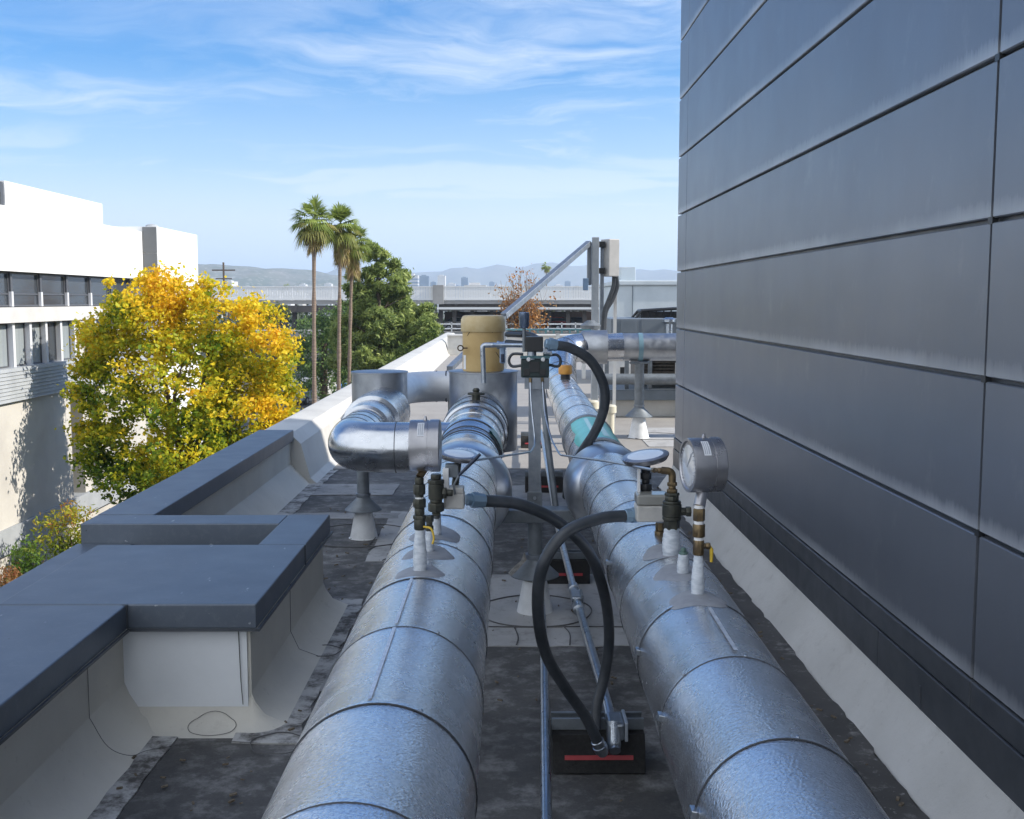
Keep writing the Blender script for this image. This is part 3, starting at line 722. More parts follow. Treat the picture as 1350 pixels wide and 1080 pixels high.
# ------------------------------------------------------------------ instruments on the near pipes
def sleeve(par, p, h, r0, r1, lean=(0,0,1)):
    n = 18; prof = [(-.015, r0*1.05)]
    for k in range(n+1):
        t = k/n; bulge = math.sin(PI*min(1, t*1.15))**.8
        prof.append((h*t, r0 + (r1-r0)*t + (.16*r0)*bulge + .0009*math.sin(k*2.4)))
    prof.append((h+.002, r1*.7))
    return MB().lathe(prof, p, lean, 20).build('taped_sleeve', M_TAPE, par, smooth=60)
def hexstack(mb, p, ax, items, n=6):
    """items: (length, radius, sides)"""
    o = Vector(p); ax = Vector(ax).normalized(); t = 0
    for (L, r, sd) in items:
        mb.lathe([(0, r*.93), (.0025, r), (L-.0025, r), (L, r*.93)], o + ax*t, ax, sd); t += L
    return o + ax*t
def gauge(name, c, ax, dia, dep, lab, stem_from):
    """round case with glass face towards ax"""
    ax = Vector(ax).normalized(); c = Vector(c); t = thing(name, lab, 'pressure gauge', stem_from)
    r = dia/2; f = c + ax*dep/2; bk = -ax
    o = MB().lathe([(0.004, r*.86), (0, r*.90), (0, r), (.006, r*1.012), (dep*.60, r*1.012), (dep*.605, r*.985), (dep*.66, r*.985), (dep*.665, r*1.03), (dep*.97, r*1.03), (dep, r*.99), (dep, r*.5)], f, bk, 64).build('case', M_CASE, t, smooth=35)
    MB().lathe([(0.006, r*.89), (0.003, r*.7), (0.002, .001)], f, bk, 48).build('dial', M_DIAL, t, smooth=60)
    # pointer and scale behind the glass
    side = ax.cross(Z_).normalized(); b = MB()
    for k in range(25):
        g = R(-225 + 270*k/24); d = side*math.cos(g) + Z_*math.sin(g)
        b.obox(f + d*r*.76 - ax*.0015, d, r*(.03 if k % 4 else .05), ax.cross(d), .0005, ax, .0012)
    d = side*math.cos(R(130)) + Z_*math.sin(R(130)); b.obox(f + d*r*.3 - ax*.001, d, r*.36, ax.cross(d), .0009, ax, .001)
    b.build('scale', M_INK, t)
    # sticker wrapped on the case top facing the viewer
    u = Vector((0,-1,0)) - ax*Vector((0,-1,0)).dot(ax); u.normalize(); w = ax.cross(u)
    if w.z < 0: w = -w
    vs = []
    for i, al in enumerate((dep*.28, dep*.50)):
        for j in range(9):
            g = R(28 + 38*j/8); vs.append(f + bk*al + (u*math.cos(g) + w*math.sin(g))*(r*1.012 + .0012))
    o2 = MB().add(vs, [(j, j+1, 9+j+1, 9+j) for j in range(8)]).build('sticker', M_STICKER, t, smooth=60)
    vs = []; fs = []
    for q, (a0, a1) in enumerate(((.31,.34), (.37,.395), (.425,.465))):
        for i, al in enumerate((dep*a0, dep*a1)):
            for j in range(9):
                g = R(31 + 32*j/8); vs.append(f + bk*al + (u*math.cos(g) + w*math.sin(g))*(r*1.012 + .0019))
        fs += [(q*18+j, q*18+j+1, q*18+9+j+1, q*18+9+j) for j in range(8)]
    MB().add(vs, fs).build('print', M_INK, o2, smooth=60)
    MB().lathe([(0,.006), (.005,.005), (.012,.003)], c + Z_*r*1.0, Z_, 10).build('relief_plug', M_CASE, t)
    return t, c - Z_*r
def lever(par, p0, p1, r, m): return MB().tube([p0, Vector(p0).lerp(Vector(p1), .5), p1], [r*.8, r, r*.9], 10).build('lever', m, par, smooth=60)

# left station
pL = Vector((lx(3.1) - .004, 3.1, ZL + RL - .004))
g, bot = gauge('pressure_gauge', at(561, 587.5, 3.12), (-1, 0, 0), .147, .086, 'steel pressure gauge seen edge on above the left pipe', pL)
top = sleeve(g, pL, .125, .0185, .014)
b = MB(); e = hexstack(b, pL + Z_*.125, Z_, [(.03,.0165,16), (.012,.019,6), (.022,.0145,16), (.026,.0185,8), (.012,.0125,12), (.030,.0175,8), (.02,.013,12)])
b.build('valve_stem', M_BRONZE, g, smooth=30)
MB().cyl(e, bot + Z_*.01, .011).build('gauge_neck', M_BRASS, g, smooth=40)
b = MB()
for dz in (.186, .214): b.lathe([(0,.0125), (.006,.0125)], pL + Z_*dz, Z_, 16)
b.build('thread_tape', M_WHITEBAND, g)
p0 = pL + Vector((.012, -.01, .135)); MB().tube(spline([p0, p0 + Vector((.022,-.01,-.004)), p0 + Vector((.030,-.012,-.03)), p0 + Vector((.026,-.012,-.048))], 6), .0032, 8).build('lever', M_YELLOW, g, smooth=60)
# side tap with drain
pS = Vector((lx(3.34)+.006, 3.34, ZL + RL - .004))
v = thing('drain_tap', 'short taped stub with small drain valve just behind the left gauge', 'tap', pS)
sleeve(v, pS, .07, .014, .011); b = MB(); hexstack(b, pS + Z_*.07, Z_, [(.016,.013,6), (.012,.010,12), (.02,.014,6)]); b.build('valve', M_BRONZE, v, smooth=30)
# flow switch body and transmitter
pV = Vector((lx(3.58)+.012, 3.58, ZL + RL - .004))
v = thing('flow_transmitter', 'grey transmitter box with thick green bronze valve and flat round dial on the left pipe', 'transmitter', pV)
sleeve(v, pV, .085, .014, .013)
b = MB(); e = hexstack(b, at(575, 674, 3.5), Z_, [(.028,.026,8), (.012,.020,16), (.05,.025,24), (.014,.027,8), (.018,.017,16)]); b.build('valve_body', M_BRONZE, v, smooth=30)
b = MB(); hexstack(b, at(575, 650, 3.5), X_, [(.02,.015,8), (.014,.019,6), (.02,.011,12)]); b.cyl(at(575, 675, 3.5), pV + Z_*.07, .014); b.build('side_port', M_BRONZE, v, smooth=30)
c = at(599, 659, 3.56); o = MB().obox(c, X_, .034, Y_, .035, Z_, .026).build('housing', M_BOX, v, bevel=.006)
MB().obox(c + Z_*.034, X_, .032, Y_, .033, Z_, .010).build('lid', M_BOX, o, bevel=.004)
MB().obox(at(588, 633, 3.56), X_, .010, Y_, .02, Z_, .04).build('bracket', M_WHITEBAND, v, bevel=.002)
MB().obox(at(596, 620, 3.58), X_, .022, Y_, .02, Z_, .022).build('bracket', M_POST, v, bevel=.003)
lever(v, at(605, 627, 3.52), at(633, 599, 3.50), .006, M_NAVY)
MB().tube([at(605, 627, 3.52), at(598, 640, 3.52), at(600, 652, 3.52)], .0035, 8).build('lever_rod', M_POST, v)
c = at(605, 601, 3.6); ax = Vector((.12, -.10, 1)).normalized()
o = MB().lathe([(-.012,.03), (-.010,.060), (.0,.066), (.006,.066), (.008,.062)], c, ax, 48).build('dial_case', M_CASE, v, smooth=35)
MB().lathe([(.0065,.062), (.0095,.04), (.0098,.0005)], c, ax, 48).build('dial', M_DISC, o, smooth=60)
MB().cyl(c, at(600, 640, 3.6), .012).build('dial_stem', M_BRONZE, v, smooth=40)

# right station
pL = Vector((rx(2.97) + .002, 2.97, ZR + RR - .004))
gx = Vector((-1, -.16, 0))
c0 = at(927, 613, 2.99)
g, bot = gauge('pressure_gauge', c0, gx, .149, .092, 'steel pressure gauge with its face turned to the grey pipes, nearest the panel wall', pL)
sleeve(g, pL, .115, .0175, .0125)
b = MB(); e = hexstack(b, pL + Z_*.115, Z_, [(.042,.0155,10), (.009,.0125,12), (.036,.0175,12), (.009,.0125,12), (.034,.0165,6), (.012,.012,12)]); b.build('valve_stem', M_BRASS, g, smooth=30)
MB().cyl(e - Z_*.005, bot + Z_*.012, .0165).build('gauge_neck', M_CASE, g, smooth=40)
b = MB()
for dz in (.157, .202, .246): b.lathe([(0,.0135), (.009,.0135)], pL + Z_*dz, Z_, 16)
b.build('thread_tape', M_WHITEBAND, g)
p0 = pL + Z_*.14; b = MB(); hexstack(b, p0, X_, [(.02,.008,10), (.012,.010,6)]); b.build('side_port', M_BRASS, g, smooth=30)
MB().tube([p0 + X_*.03, p0 + X_*.036 + Z_*-.01, p0 + X_*.036 + Z_*-.045], [.004,.0055,.0045], 8).build('lever', M_YELLOW, g, smooth=60)
pS = Vector((rx(3.2)-.004, 3.2, ZR + RR - .004)); v = thing('drain_tap', 'short taped stub with green plug between the right valve and gauge', 'tap', pS)
sleeve(v, pS, .062, .0165, .015); b = MB(); hexstack(b, pS + Z_*.062, Z_, [(.008,.014,8), (.012,.008,8)]); b.build('plug', mat('green oxidised plug', (.10,.17,.15), .6), v, smooth=30)
pV = Vector((rx(3.44)-.006, 3.44, ZR + RR - .004)); v = thing('drain_valve', 'thick bronze valve with brass elbow and thin tube, beside the right gauge', 'valve', pV)
sleeve(v, pV, .092, .026, .024)
b = MB(); e = hexstack(b, pV + Z_*.088, Z_, [(.030,.026,6), (.012,.030,24), (.040,.031,28), (.010,.029,24), (.016,.022,8), (.010,.024,6)]); b.build('valve_body', M_BRONZE, v, smooth=30)
b = MB(); hexstack(b, pV + Z_*.145 + X_*.025, X_, [(.02,.013,10), (.016,.017,6)]); b.build('side_port', M_BRONZE, v, smooth=30)
b = MB(); hexstack(b, e, Z_, [(.012,.017,6), (.010,.012,12), (.012,.016,6)]); q = e + Z_*.034
b.tube(bent([q, q + Z_*.035, q + Z_*.038 + X_*-.035], .02), .012, 14); hexstack(b, q + Vector((-.035,0,.038)), -X_, [(.012,.010,6), (.008,.007,10)]); b.build('brass_elbow', M_BRASS, v, smooth=30)
Q0 = q + Vector((-.055, 0, .038))
pT = Vector((rx(3.74)-.004, 3.74, ZR + RR - .004)); v = thing('flow_transmitter', 'grey transmitter box with smoked lid and bright flat dial on the right pipe', 'transmitter', pT)
b = MB(); hexstack(b, pT, Z_, [(.018,.018,12), (.03,.015,6)]); b.build('tap', M_BRASS, v, smooth=30)
c = at(859, 675, 3.70); o = MB().obox(c, X_, .056, Y_, .042, Z_, .028).build('housing', M_BOX, v, bevel=.006)
MB().obox(c + Z_*.0475, X_, .056, Y_, .042, Z_, .0185).build('lid', M_BOXTOP, o, bevel=.007)
b = MB()
for sx in (-.045, .0, .045): b.obox(c + Vector((sx, -.0435, .022)), X_, .004, Y_, .002, Z_, .006)
b.build('clips', M_BOX, o)
MB().obox(at(842, 636, 3.74), X_, .003, Y_, .022, Z_, .055).build('bracket', M_WHITEBAND, v)
b = MB(); hexstack(b, at(851, 647, 3.76), Z_, [(.025,.022,8), (.016,.014,12), (.022,.020,6), (.03,.016,12)]); b.build('dial_neck', M_BLACK, v, smooth=30)
c = at(851, 603, 3.76); ax = Vector((-.16, -.10, 1)).normalized()
o = MB().lathe([(-.014,.03), (-.012,.074), (.0,.082), (.006,.083), (.009,.078)], c, ax, 48).build('dial_case', M_CASE, v, smooth=35)
MB().lathe([(.0075,.077), (.0105,.05), (.0108,.0005)], c, ax, 48).build('dial', M_DISC, o, smooth=60)

# ------------------------------------------------------------------ control stand between the pipes
cs = thing('control_stand', 'grey strut post with stacked dark control boxes between the pipes', 'control stand', (.163, 6.16, .61))
b = MB(); x0, x1 = at(697, 560, 6.12).x, at(713, 560, 6.12).x
b.box(x0, x1, 6.12, 6.125, .61, 1.36); b.box(x0, x0+.005, 6.125, 6.18, .61, 1.36); b.box(x1-.005, x1, 6.125, 6.18, .61, 1.36)
b.build('strut_post', M_STEEL, cs)
o = MB().box(x0-.008, x1+.008, 6.105, 6.119, .60, .72).build('foot_bracket', M_POST, cs, bevel=.003)
b = MB()
for z in (.635, .685): b.lathe([(0,.010), (.008,.010)], ((x0+x1)/2, 6.097, z), Y_, 6)
b.build('bolt', M_COND, o)
a = at(687, 473, 6.08); d = at(724, 498, 6.08); MB().box(a.x, d.x, 6.08, 6.20, d.z, a.z).build('lower_box', M_TEALBOX, cs, bevel=.006)
b = MB(); b.box(a.x-.004, d.x+.004, 6.07, 6.10, a.z+.002, a.z+.016); b.build('box_rim', mat('teal rim', (.06,.14,.16), .4), cs)
b = MB()
for px in (697, 716): b.lathe([(0,.011), (.004,.012), (.010,.008)], at(px, 474, 6.068), -Y_, 12)
b.build('indicator', M_WHITEBAND, cs, smooth=40)
b = MB(); c = at(705, 484, 6.079); b.obox(c, X_, .03, Y_, .004, Z_, .03); b.obox(c + Vector((-.045,0,-.03)), X_, .018, Y_, .003, Z_, .02); b.obox(c + Vector((.045,0,-.03)), X_, .018, Y_, .003, Z_, .02); b.build('cover_plate', M_BLACK, cs, bevel=.003)
e0 = at(699, 500, 6.09); MB().box(a.x+.02, d.x-.0, 6.09, 6.13, e0.z-.055, e0.z+.01).build('back_plate', M_STEEL, cs)
b = MB(); c = at(701, 467, 6.10); b.lathe([(0,.026), (.07,.026)], c - Z_*.03, Z_, 16); b.build('actuator_neck', M_COND, cs, smooth=40)
b = MB(); c = at(716, 466, 6.10); b.lathe([(0,.014), (.012,.018), (.05,.014)], c, X_, 8); b.obox(at(714,462,6.09), X_, .03, Y_, .01, Z_, .012); b.build('union', M_COND, cs, smooth=30)
a2 = at(693, 444, 6.06); d2 = at(716, 464, 6.06); MB().box(a2.x, d2.x, 6.06, 6.17, d2.z, a2.z).build('upper_box', M_BLACK, cs, bevel=.005)
# copper loops either side
for sx in (1, -1):
    xs = [(722, 469), (734, 468), (739, 475), (736, 483), (724, 481)] if sx == 1 else [(690, 467), (676, 467), (671, 475), (675, 483), (688, 482)]
    MB().tube(spline([at(x, y, 6.12) for x, y in xs], 6), .008, 8).build('loop_tube', M_FLEX, cs, smooth=60)
# gauge on a riser behind
b = MB(); b.lathe([(0,.020), (.014,.027), (.045,.028), (.05,.030), (.088,.029), (.09,.02)], at(691, 433, 6.12), Z_, 24); b.build('cup_gauge', mat('blue grey cup gauge', (.16,.21,.30), .25, .7), cs, smooth=30)
MB().cyl(at(691, 464, 6.12), at(691, 433, 6.12), .010).build('riser', M_POST, cs, smooth=40)
for (a3, d3) in (((668,451),(693,453)), ((668,441),(690,442)), ((664,455),(692,455))):
    MB().cyl(at(a3[0], a3[1], 6.3), at(d3[0], d3[1], 6.15), .014).build('nipple', M_BLACK if a3[1] < 455 else M_COND, cs, smooth=40)
MB().tube(spline([at(668,441,6.5), at(690,440,6.5), at(706,445,6.4), at(712,452,6.3)], 6), .018, 10).build('cable', M_BLACK, cs, smooth=60)
# thin tubes running from stand to the instruments
def tubing(pts, lab):
    t = thing('tubing', lab, 'tubing', pts[0]); MB().tube(bent(pts, .08, 8), .0048, 10).build('line', M_COND, t, smooth=60)
    for p, q in ((pts[0], pts[1]), (pts[-1], pts[-2])):
        d = Vector(q)-Vector(p); MB().lathe([(0,.009), (.025,.009)], p, d, 6).build('nut', M_BRASS, t)
tubing([at(699,499,6.06), at(700,530,6.0), at(706,585,5.9), at(700,596,5.6), at(618,608,3.62)], 'thin steel line from the control boxes down to the left dial')
tubing([at(715,499,6.06), at(718,545,5.9), at(727,580,5.7), at(738,600,5.4), at(800,608,4.1), Q0], 'thin steel line from the control boxes across to the right valve')

# ------------------------------------------------------------------ tank on the left drum
tk = thing('tank', 'tan plastic tank with lid standing on the silver drum', 'tank', (DX, DY, 1.205))
b = MB(); zt = at(641, 438, 9.12).z
b.lathe([(0,.172), (.01,.176), (zt-1.205,.176)], (DX, DY, 1.205), Z_, 48); b.build('body', M_TANK, tk, smooth=40)
zt2 = at(641, 417, 9.12).z
b = MB(); b.lathe([(0,.186), (.006,.190), (zt2-zt-.03,.188), (zt2-zt,.172), (zt2-zt+.006,.15)], (DX, DY, zt), Z_, 48); b.build('lid', M_LIDC, tk, smooth=40)
b = MB(); wrap(b, lambda y: DX, 0, 1, 0, 0, 0, 0, 1, 1) if False else None
ep = at(607, 459, 9.15); b = MB(); b.tube([ep + Vector((.022*math.cos(2*PI*k/16), 0, .022*math.sin(2*PI*k/16))) for k in range(17)], .0055, 8); b.cyl(ep + X_*.022, ep + X_*.06, .006); b.build('eye_bolt', mat('rusty steel', (.12,.085,.06), .7, .5), tk, smooth=50)
def curved_patch(name, m, g0, g1, z0, z1, r=.1775):
    vs = []
    for z in (z0, z1):
        for j in range(7):
            g = g0 + (g1-g0)*j/6; vs.append((DX + r*math.sin(g), DY - r*math.cos(g), z))
    MB().add(vs, [(j, j+1, 8+j, 7+j) for j in range(6)]).build(name, m, tk, smooth=60)
for g, z in ((-.75, 1.50), (.55, 1.53), (.75, 1.37)):
    b = MB(); vs = []
    for k in range(5):
        gg = g + .07*k - .1; zz = z + .014*k*(1 if g < .7 else -1)
        for dz in (-.008*(1-abs(k-2)/3), .008*(1-abs(k-2)/3)): vs.append((DX + .1775*math.sin(gg), DY - .1775*math.cos(gg), zz + dz))
    MB().add(vs, [(2*k, 2*k+1, 2*k+3, 2*k+2) for k in range(4)]).build('scuff', M_STAIN, tk)
curved_patch('white_tab', M_WHITEBAND, -1.2, -.95, 1.22, 1.34)
# drain line beside the tank with lever valve
dl = thing('drain_line', 'galvanised line with blue lever valve in front of the tan tank', 'drain line', at(637, 504, 8.55))
MB().tube(bent([at(638, 505, 8.5), at(636, 455, 8.5), at(652, 455, 8.5), at(668, 455, 8.2)], .03, 8), .020, 14).build('tube', M_COND, dl, smooth=50)
b = MB(); hexstack(b, at(655, 455, 8.45), X_, [(.02,.032,8), (.03,.026,12), (.02,.032,8)]); b.build('valve', M_COND, dl, smooth=30)
c = at(662.5, 467, 8.38); MB().obox(c, X_, .022, Y_, .012, Z_, .072).build('lever', mat('pale blue lever', (.25,.34,.48), .4, .3), dl, bevel=.018, seg=3)
MB().obox(c + Vector((0,-.014,-.03)), X_, .013, Y_, .006, Z_, .032).build('lever_grip', M_NAVY, dl, bevel=.008)
# ================================================================== EQUIPMENT ON THE FAR ROOF
M_RTU = mat('pale blue grey enamel', (.52, .58, .62), .5, 0, (.46, .52, .56), 2.5, rvar=.08)
M_RTU2 = mat('slate grey enamel', (.155, .185, .22), .5, 0, (.12, .15, .18), 3)
M_FIN = mat('brown condenser fins', (.12, .105, .09), .6, .2, (.06, .055, .05), 20)
M_WHITEMETAL = mat('white painted metal', (.68, .68, .67), .5, 0, (.58, .58, .57), 5)
u = thing('condenser_unit', 'slate grey condensing unit on a white curb behind the cross pipe', 'condenser', (3.2, 17.4, 0))
MB().box(1.58, 6, 16.8, 18.6, 0, .27).build('curb', M_WHITECOAT, u, bevel=.02)
b = MB(); b.box(1.48, 6.1, 16.7, 18.7, .27, .43); b.build('base_frame', M_RTU2, u, bevel=.01)
b = MB(); b.cyl((1.45, 16.66, .60), (6, 16.66, .60), .085); b.build('header_pipe', M_POST, u, smooth=40)
for x in (1.55, 1.86, 2.22, 3.4, 5):
    MB().box(x-.03, x+.03, 16.86, 16.94, .43, 1.28).build('leg', M_POST, u)
b = MB()
for k in range(11): b.box(2.08, 5.9, 16.98, 17.04, .62 + .052*k, .645 + .052*k)
b.box(2.08, 5.9, 17.04, 18.3, .55, 1.25); b.build('fin_bank', M_FIN, u)
MB().box(2.62, 2.70, 16.93, 16.975, .56, 1.25).build('fin_post', M_WHITEMETAL, u)
o = MB().box(1.60, 6, 16.8, 18.3, 1.27, 1.52).build('upper_casing', M_RTU2, u, bevel=.012)
b = MB(); b.box(2.08, 2.085, 16.795, 16.80, 1.27, 1.52); b.box(1.75, 2.0, 16.79, 16.80, 1.30, 1.49); b.build('door_panel', M_RTU2, o, bevel=.003)
b = MB(); vs = [at(838, 420, 17.4), at(846, 410, 17.4), at(895, 407, 17.4), at(960, 407, 17.4)]
for dy in (0, .5): b.tube([v + Y_*dy for v in vs], .022, 8)
for v in vs[1:3]: b.tube([v, v + Y_*.5], .02, 8)
for k in range(6): 
    p = vs[1].lerp(vs[2], k/5); b.tube([p + Y_*.02, p + Y_*.02 - Z_*.16], .012, 6)
b.build('fan_guard', M_BLACK, u)
MB().box(2.15, 5, 17.5, 18.2, 1.50, 1.62).build('fan_shroud', M_BLACK, u)
b = MB(); p = at(882, 441, 16.7); b.cyl(p, p + Z_*.2, .06); b.lathe([(0,.06), (.03,.10), (.07,.10), (.1,.05)], p + Z_*.16, Z_, 14); b.build('valve_cap', M_COND, u, smooth=40)
MB().tube(spline([(2.3, 16.78, .98), (2.7, 16.78, .85), (3.2, 16.78, .9), (3.8, 16.78, 1.05)], 6), .025, 8).build('cable', M_BLACK, u)
w = thing('air_handler', 'big pale blue air handler with a raised box at its left corner', 'air handler', (4.2, 24, 0))
xl = at(813, 400, 23.5).x
MB().box(xl, 12, 23.5, 28, .3, 2.12).build('casing', M_RTU, w, bevel=.02)
MB().box(xl-.05, 12.1, 23.45, 28.05, 2.12, 2.22).build('roof_cap', M_RTU, w, bevel=.02)
for x in (.33, 2.2): MB().box(xl+x, xl+x+.015, 23.485, 23.5, .32, 2.11).build('panel_seam', M_RTU2, w)
c0 = at(818, 372, 24.2); c1 = at(838, 352, 24.2); MB().box(c0.x, c1.x, 24.2, 25, 2.22, c1.z).build('raised_box', M_RTU, w, bevel=.01)
MB().box(xl-.1, 12, 23.6, 27.9, 0, .3).build('curb', M_WHITECOAT, w)
w = thing('low_hatch', 'low white roof hatch standing behind the right pipe', 'roof hatch', (1.9, 20, 0))
MB().box(1.72, 2.3, 20, 21, 0, .75).build('frame', M_WHITEMETAL, w, bevel=.02)
MB().box(1.68, 2.34, 19.95, 21.05, .75, .82).build('lid', M_WHITEMETAL, w, bevel=.02)
MB().box(2.08, 2.24, 19.98, 19.995, .46, .58).build('vent', M_BLACK, w)
# teal guard rail lying along the far roof
t = thing('cable_tray', 'teal cable tray along the far roof beside the mast', 'cable tray', (1.0, 25, 1.0))
b = MB(); za = at(700, 434, 25).z; zb = at(700, 439, 25).z; xa = at(655, 436, 25).x; xb = at(782, 436, 25).x
b.box(xa, xb, 25, 25.35, za-.03, za)
for k in range(13):
    x = xa + (xb-xa)*k/12; b.box(x, x+.04, 25, 25.3, za-.10, za-.031)
b.build('tray', mat('teal painted tray', (.10,.23,.25), .5), t)
b = MB()
for k in range(4): x = xa + .2 + (xb-xa-.4)*k/3; b.box(x-.04, x+.04, 25.05, 25.25, 0, za-.10)
b.build('stand', M_WHITEMETAL, t)
# antenna mast
AY = 15.8
def ax_(px): return at(px, 400, AY).x
def az_(py): return at(780, py, AY).z
am = thing('antenna_mast', 'grey steel mast with panel antennas, grey cabinet and long diagonal brace', 'antenna mast', (ax_(785), AY, 0))
MB().box(ax_(780), ax_(789), AY-.05, AY+.05, 0, az_(313)).build('post', mat('galvanised mast', (.33,.36,.39), .5, .35, (.27,.30,.33), 6), am, bevel=.006)
MB().box(ax_(794)-.02, ax_(794)+.03, AY+.1, AY+.16, 0, az_(318)).build('post', M_STEEL, am)
MB().box(ax_(774), ax_(779.5), AY-.02, AY+.10, az_(376), az_(319)).build('panel_antenna', mat('mid grey radome', (.17,.19,.215), .5, 0), am, bevel=.015)
MB().box(ax_(768), ax_(775), AY-.08, AY-.02, az_(383), az_(367)).build('junction_box', mat('blue box', (.14,.22,.34), .5), am, bevel=.008)
cx0, cx1 = ax_(793), ax_(816.5)
MB().obox(((cx0+cx1)/2, AY+.12, (az_(315)+az_(364.5))/2), Vector((.88,.47,0)), (cx1-cx0)*.36, Vector((-.47,.88,0)), .11, Z_, (az_(315)-az_(364.5))/2).build('radio_cabinet', mat('light grey cabinet', (.40,.40,.40), .5, 0, (.34,.34,.34), 5), am, bevel=.012)
for py in (322, 357): MB().box(ax_(788), ax_(797), AY+.0, AY+.18, az_(py)-.04, az_(py)+.04).build('bracket', M_BLACK, am, bevel=.006)
for dx, s in ((0, 1), (5, .8)):
    MB().tube(spline([at(810+dx*.6, 365, AY+.1), at(809+dx, 378, AY+.1), at(803+dx, 395, AY+.1), at(797+dx*.4, 412, AY+.1), at(795+dx*.4, 440, AY+.1)], 8), .035*s, 10).build('cable', M_FLEX, am, smooth=60)
MB().bar(at(776, 321, AY), at(664, 417, 13.0), .075, .075).build('brace', M_STEEL, am, bevel=.006)
MB().tube([at(664, 417, 13.0), (at(664,417,13.0).x, 13.0, .02)], .03, 10).build('brace_foot', M_STEEL, am)
MB().box(ax_(778), ax_(792), AY-.12, AY+.12, .0, .04).build('base_plate', M_STEEL, am)
MB().box(ax_(811), ax_(815), AY+.2, AY+.26, 0, az_(364)).build('post', M_WHITEMETAL, am)
MB().lathe([(0,.13), (.05,.15), (.12,.05)], (ax_(777), AY-.25, ZC+.20), Z_, 20).build('cap', M_POST, am)
# slim angle iron on the roof left of tank
t = thing('angle_brace', 'slim grey angle iron leaning on the roof left of the tan tank', 'brace', tuple(at(594, 485, 12.6)))
MB().bar(at(593, 486, 12.2), at(622, 458, 13.6), .07, .05).build('bar', M_STEEL, t)

# ================================================================== GROUND, STREET
def ground_mat():
    m, nt, b = nodes_of('mixed city ground')
    p = position(nt)
    c = mixc(nt, ramp(nt, noise(nt, p, .02, 6, .6), [(.42, 0.), (.58, 1.)]), (.09, .088, .083), (.055, .07, .035))
    c = mixc(nt, ramp(nt, noise(nt, p, .35, 6, .7), [(.4, 0.), (.7, .5)]), c, (.16, .15, .135))
    nt.links.new(c, b.inputs['Base Color']); b.inputs['Roughness'].default_value = .9; return m
o = MB().add([(-9000,-300,GZ),(9000,-300,GZ),(9000,12000,GZ),(-9000,12000,GZ)], [(0,1,2,3)]).build('ground', ground_mat()); struct(o)
M_ASPH = mat('asphalt', (.055,.055,.055), .85, 0, (.08,.08,.078), .8, bmp=(30,.2,.01))
sheet('road', rect(-24, -14.9+8, 56, 118), GZ + .02, M_ASPH, t=.012)
sheet('pavement', rect(-13.9, -3, 8, 54), GZ + .05, mat('concrete paving', (.30,.28,.25), .85, 0, (.22,.21,.19), 1.2), t=.04)

# ================================================================== WHITE OFFICE BUILDING
M_STUCCO = mat('white stucco', (.78,.78,.77), .8, 0, (.72,.72,.71), .7, bmp=(4,.1,.02))
M_BEIGE = mat('beige render', (.52,.50,.46), .85, 0, (.43,.41,.38), .6, bmp=(5,.15,.02))
M_FRAME = mat('dark window frame', (.10,.105,.12), .5, .2)
M_MULL = mat('white mullion', (.62,.63,.66), .5)
M_GLASS = mat('dark office glass', (.05,.058,.068), .06, 0, spec=.9)
M_CURT = mat('pale curtain glass', (.30,.33,.34), .12, 0, (.24,.27,.29), .9, spec=.8, stretch=(1,4,.2))
M_LOUV = mat('grey louvre fascia', (.36,.38,.40), .6, 0, (.30,.32,.34), 1.5)
BX = -14.0
wb = thing('office_building', 'white stucco office building behind the yellow tree, with stepped roofline', 'building', (BX, 36, GZ))
MB().box(-40, BX, 31.0, 38.4, 2.62, 5.12).build('upper_wall', M_STUCCO, wb)
MB().box(-40, BX-.003, 20, 31.0, 2.62, 4.43).build('upper_wall', M_STUCCO, wb)
MB().box(-40, BX-.002, 38.4, 47.9, 2.62, 4.42).build('upper_wall', M_STUCCO, wb)
MB().box(-40, BX+.56, 42.5, 48.0, GZ, 4.62).build('stair_tower', M_STUCCO, wb)
M_TOWER = mat('shade toned tower panel', (.17,.175,.18), .6, 0, (.14,.145,.15), .8)  # shade on the tower's near face put into the panel grey
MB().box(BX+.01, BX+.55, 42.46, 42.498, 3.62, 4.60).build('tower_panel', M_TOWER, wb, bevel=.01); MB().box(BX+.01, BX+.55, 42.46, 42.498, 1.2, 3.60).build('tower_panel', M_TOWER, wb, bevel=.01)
MB().lathe([(0,.26), (.08,.2), (.12,.02)], (BX+.28, 42.8, 4.62), Z_, 16).build('tower_vent', M_LOUV, wb)
b = MB(); b.box(BX+.001, BX+.006, 20, 38.3, 3.98, 4.0); b.build('wall_joint', mat('pale joint line', (.6,.6,.6), .8), wb)
MB().box(-40, BX-.45, 20, 42.49, 1.2, 2.62).build('recess_wall', M_FRAME, wb)
def window(y0, y1, z0, z1, pm, x, split=None, mull=M_MULL):
    f = MB(); t = .045
    f.box(x-.06, x, y0, y0+t, z0, z1); f.box(x-.06, x, y1-t, y1, z0, z1); f.box(x-.06, x, y0+t, y1-t, z0, z0+t); f.box(x-.06, x, y0+t, y1-t, z1-t, z1)
    o = f.build('window', M_FRAME, wb)
    MB().box(x-.05, x-.03, y0+t, y1-t, z0+t, z1-t).build('pane', pm, o)
    if split: MB().box(x-.06, x+.003, y0+t, y1-t, split-.02, split+.02).build('transom', M_FRAME, o)
    return o
for k in range(9):
    y = 25.7 + 2.0*k - 2
    window(y, y+1.88, 1.62, 2.60, M_GLASS, BX-.28, 1.98)
    MB().box(BX-.35, BX-.2, y+1.88, y+2.0, 1.62, 2.05).build('mullion', M_MULL, wb); MB().box(BX-.35, BX-.22, y+1.88, y+2.0, 2.05, 2.60).build('mullion', M_FRAME, wb)
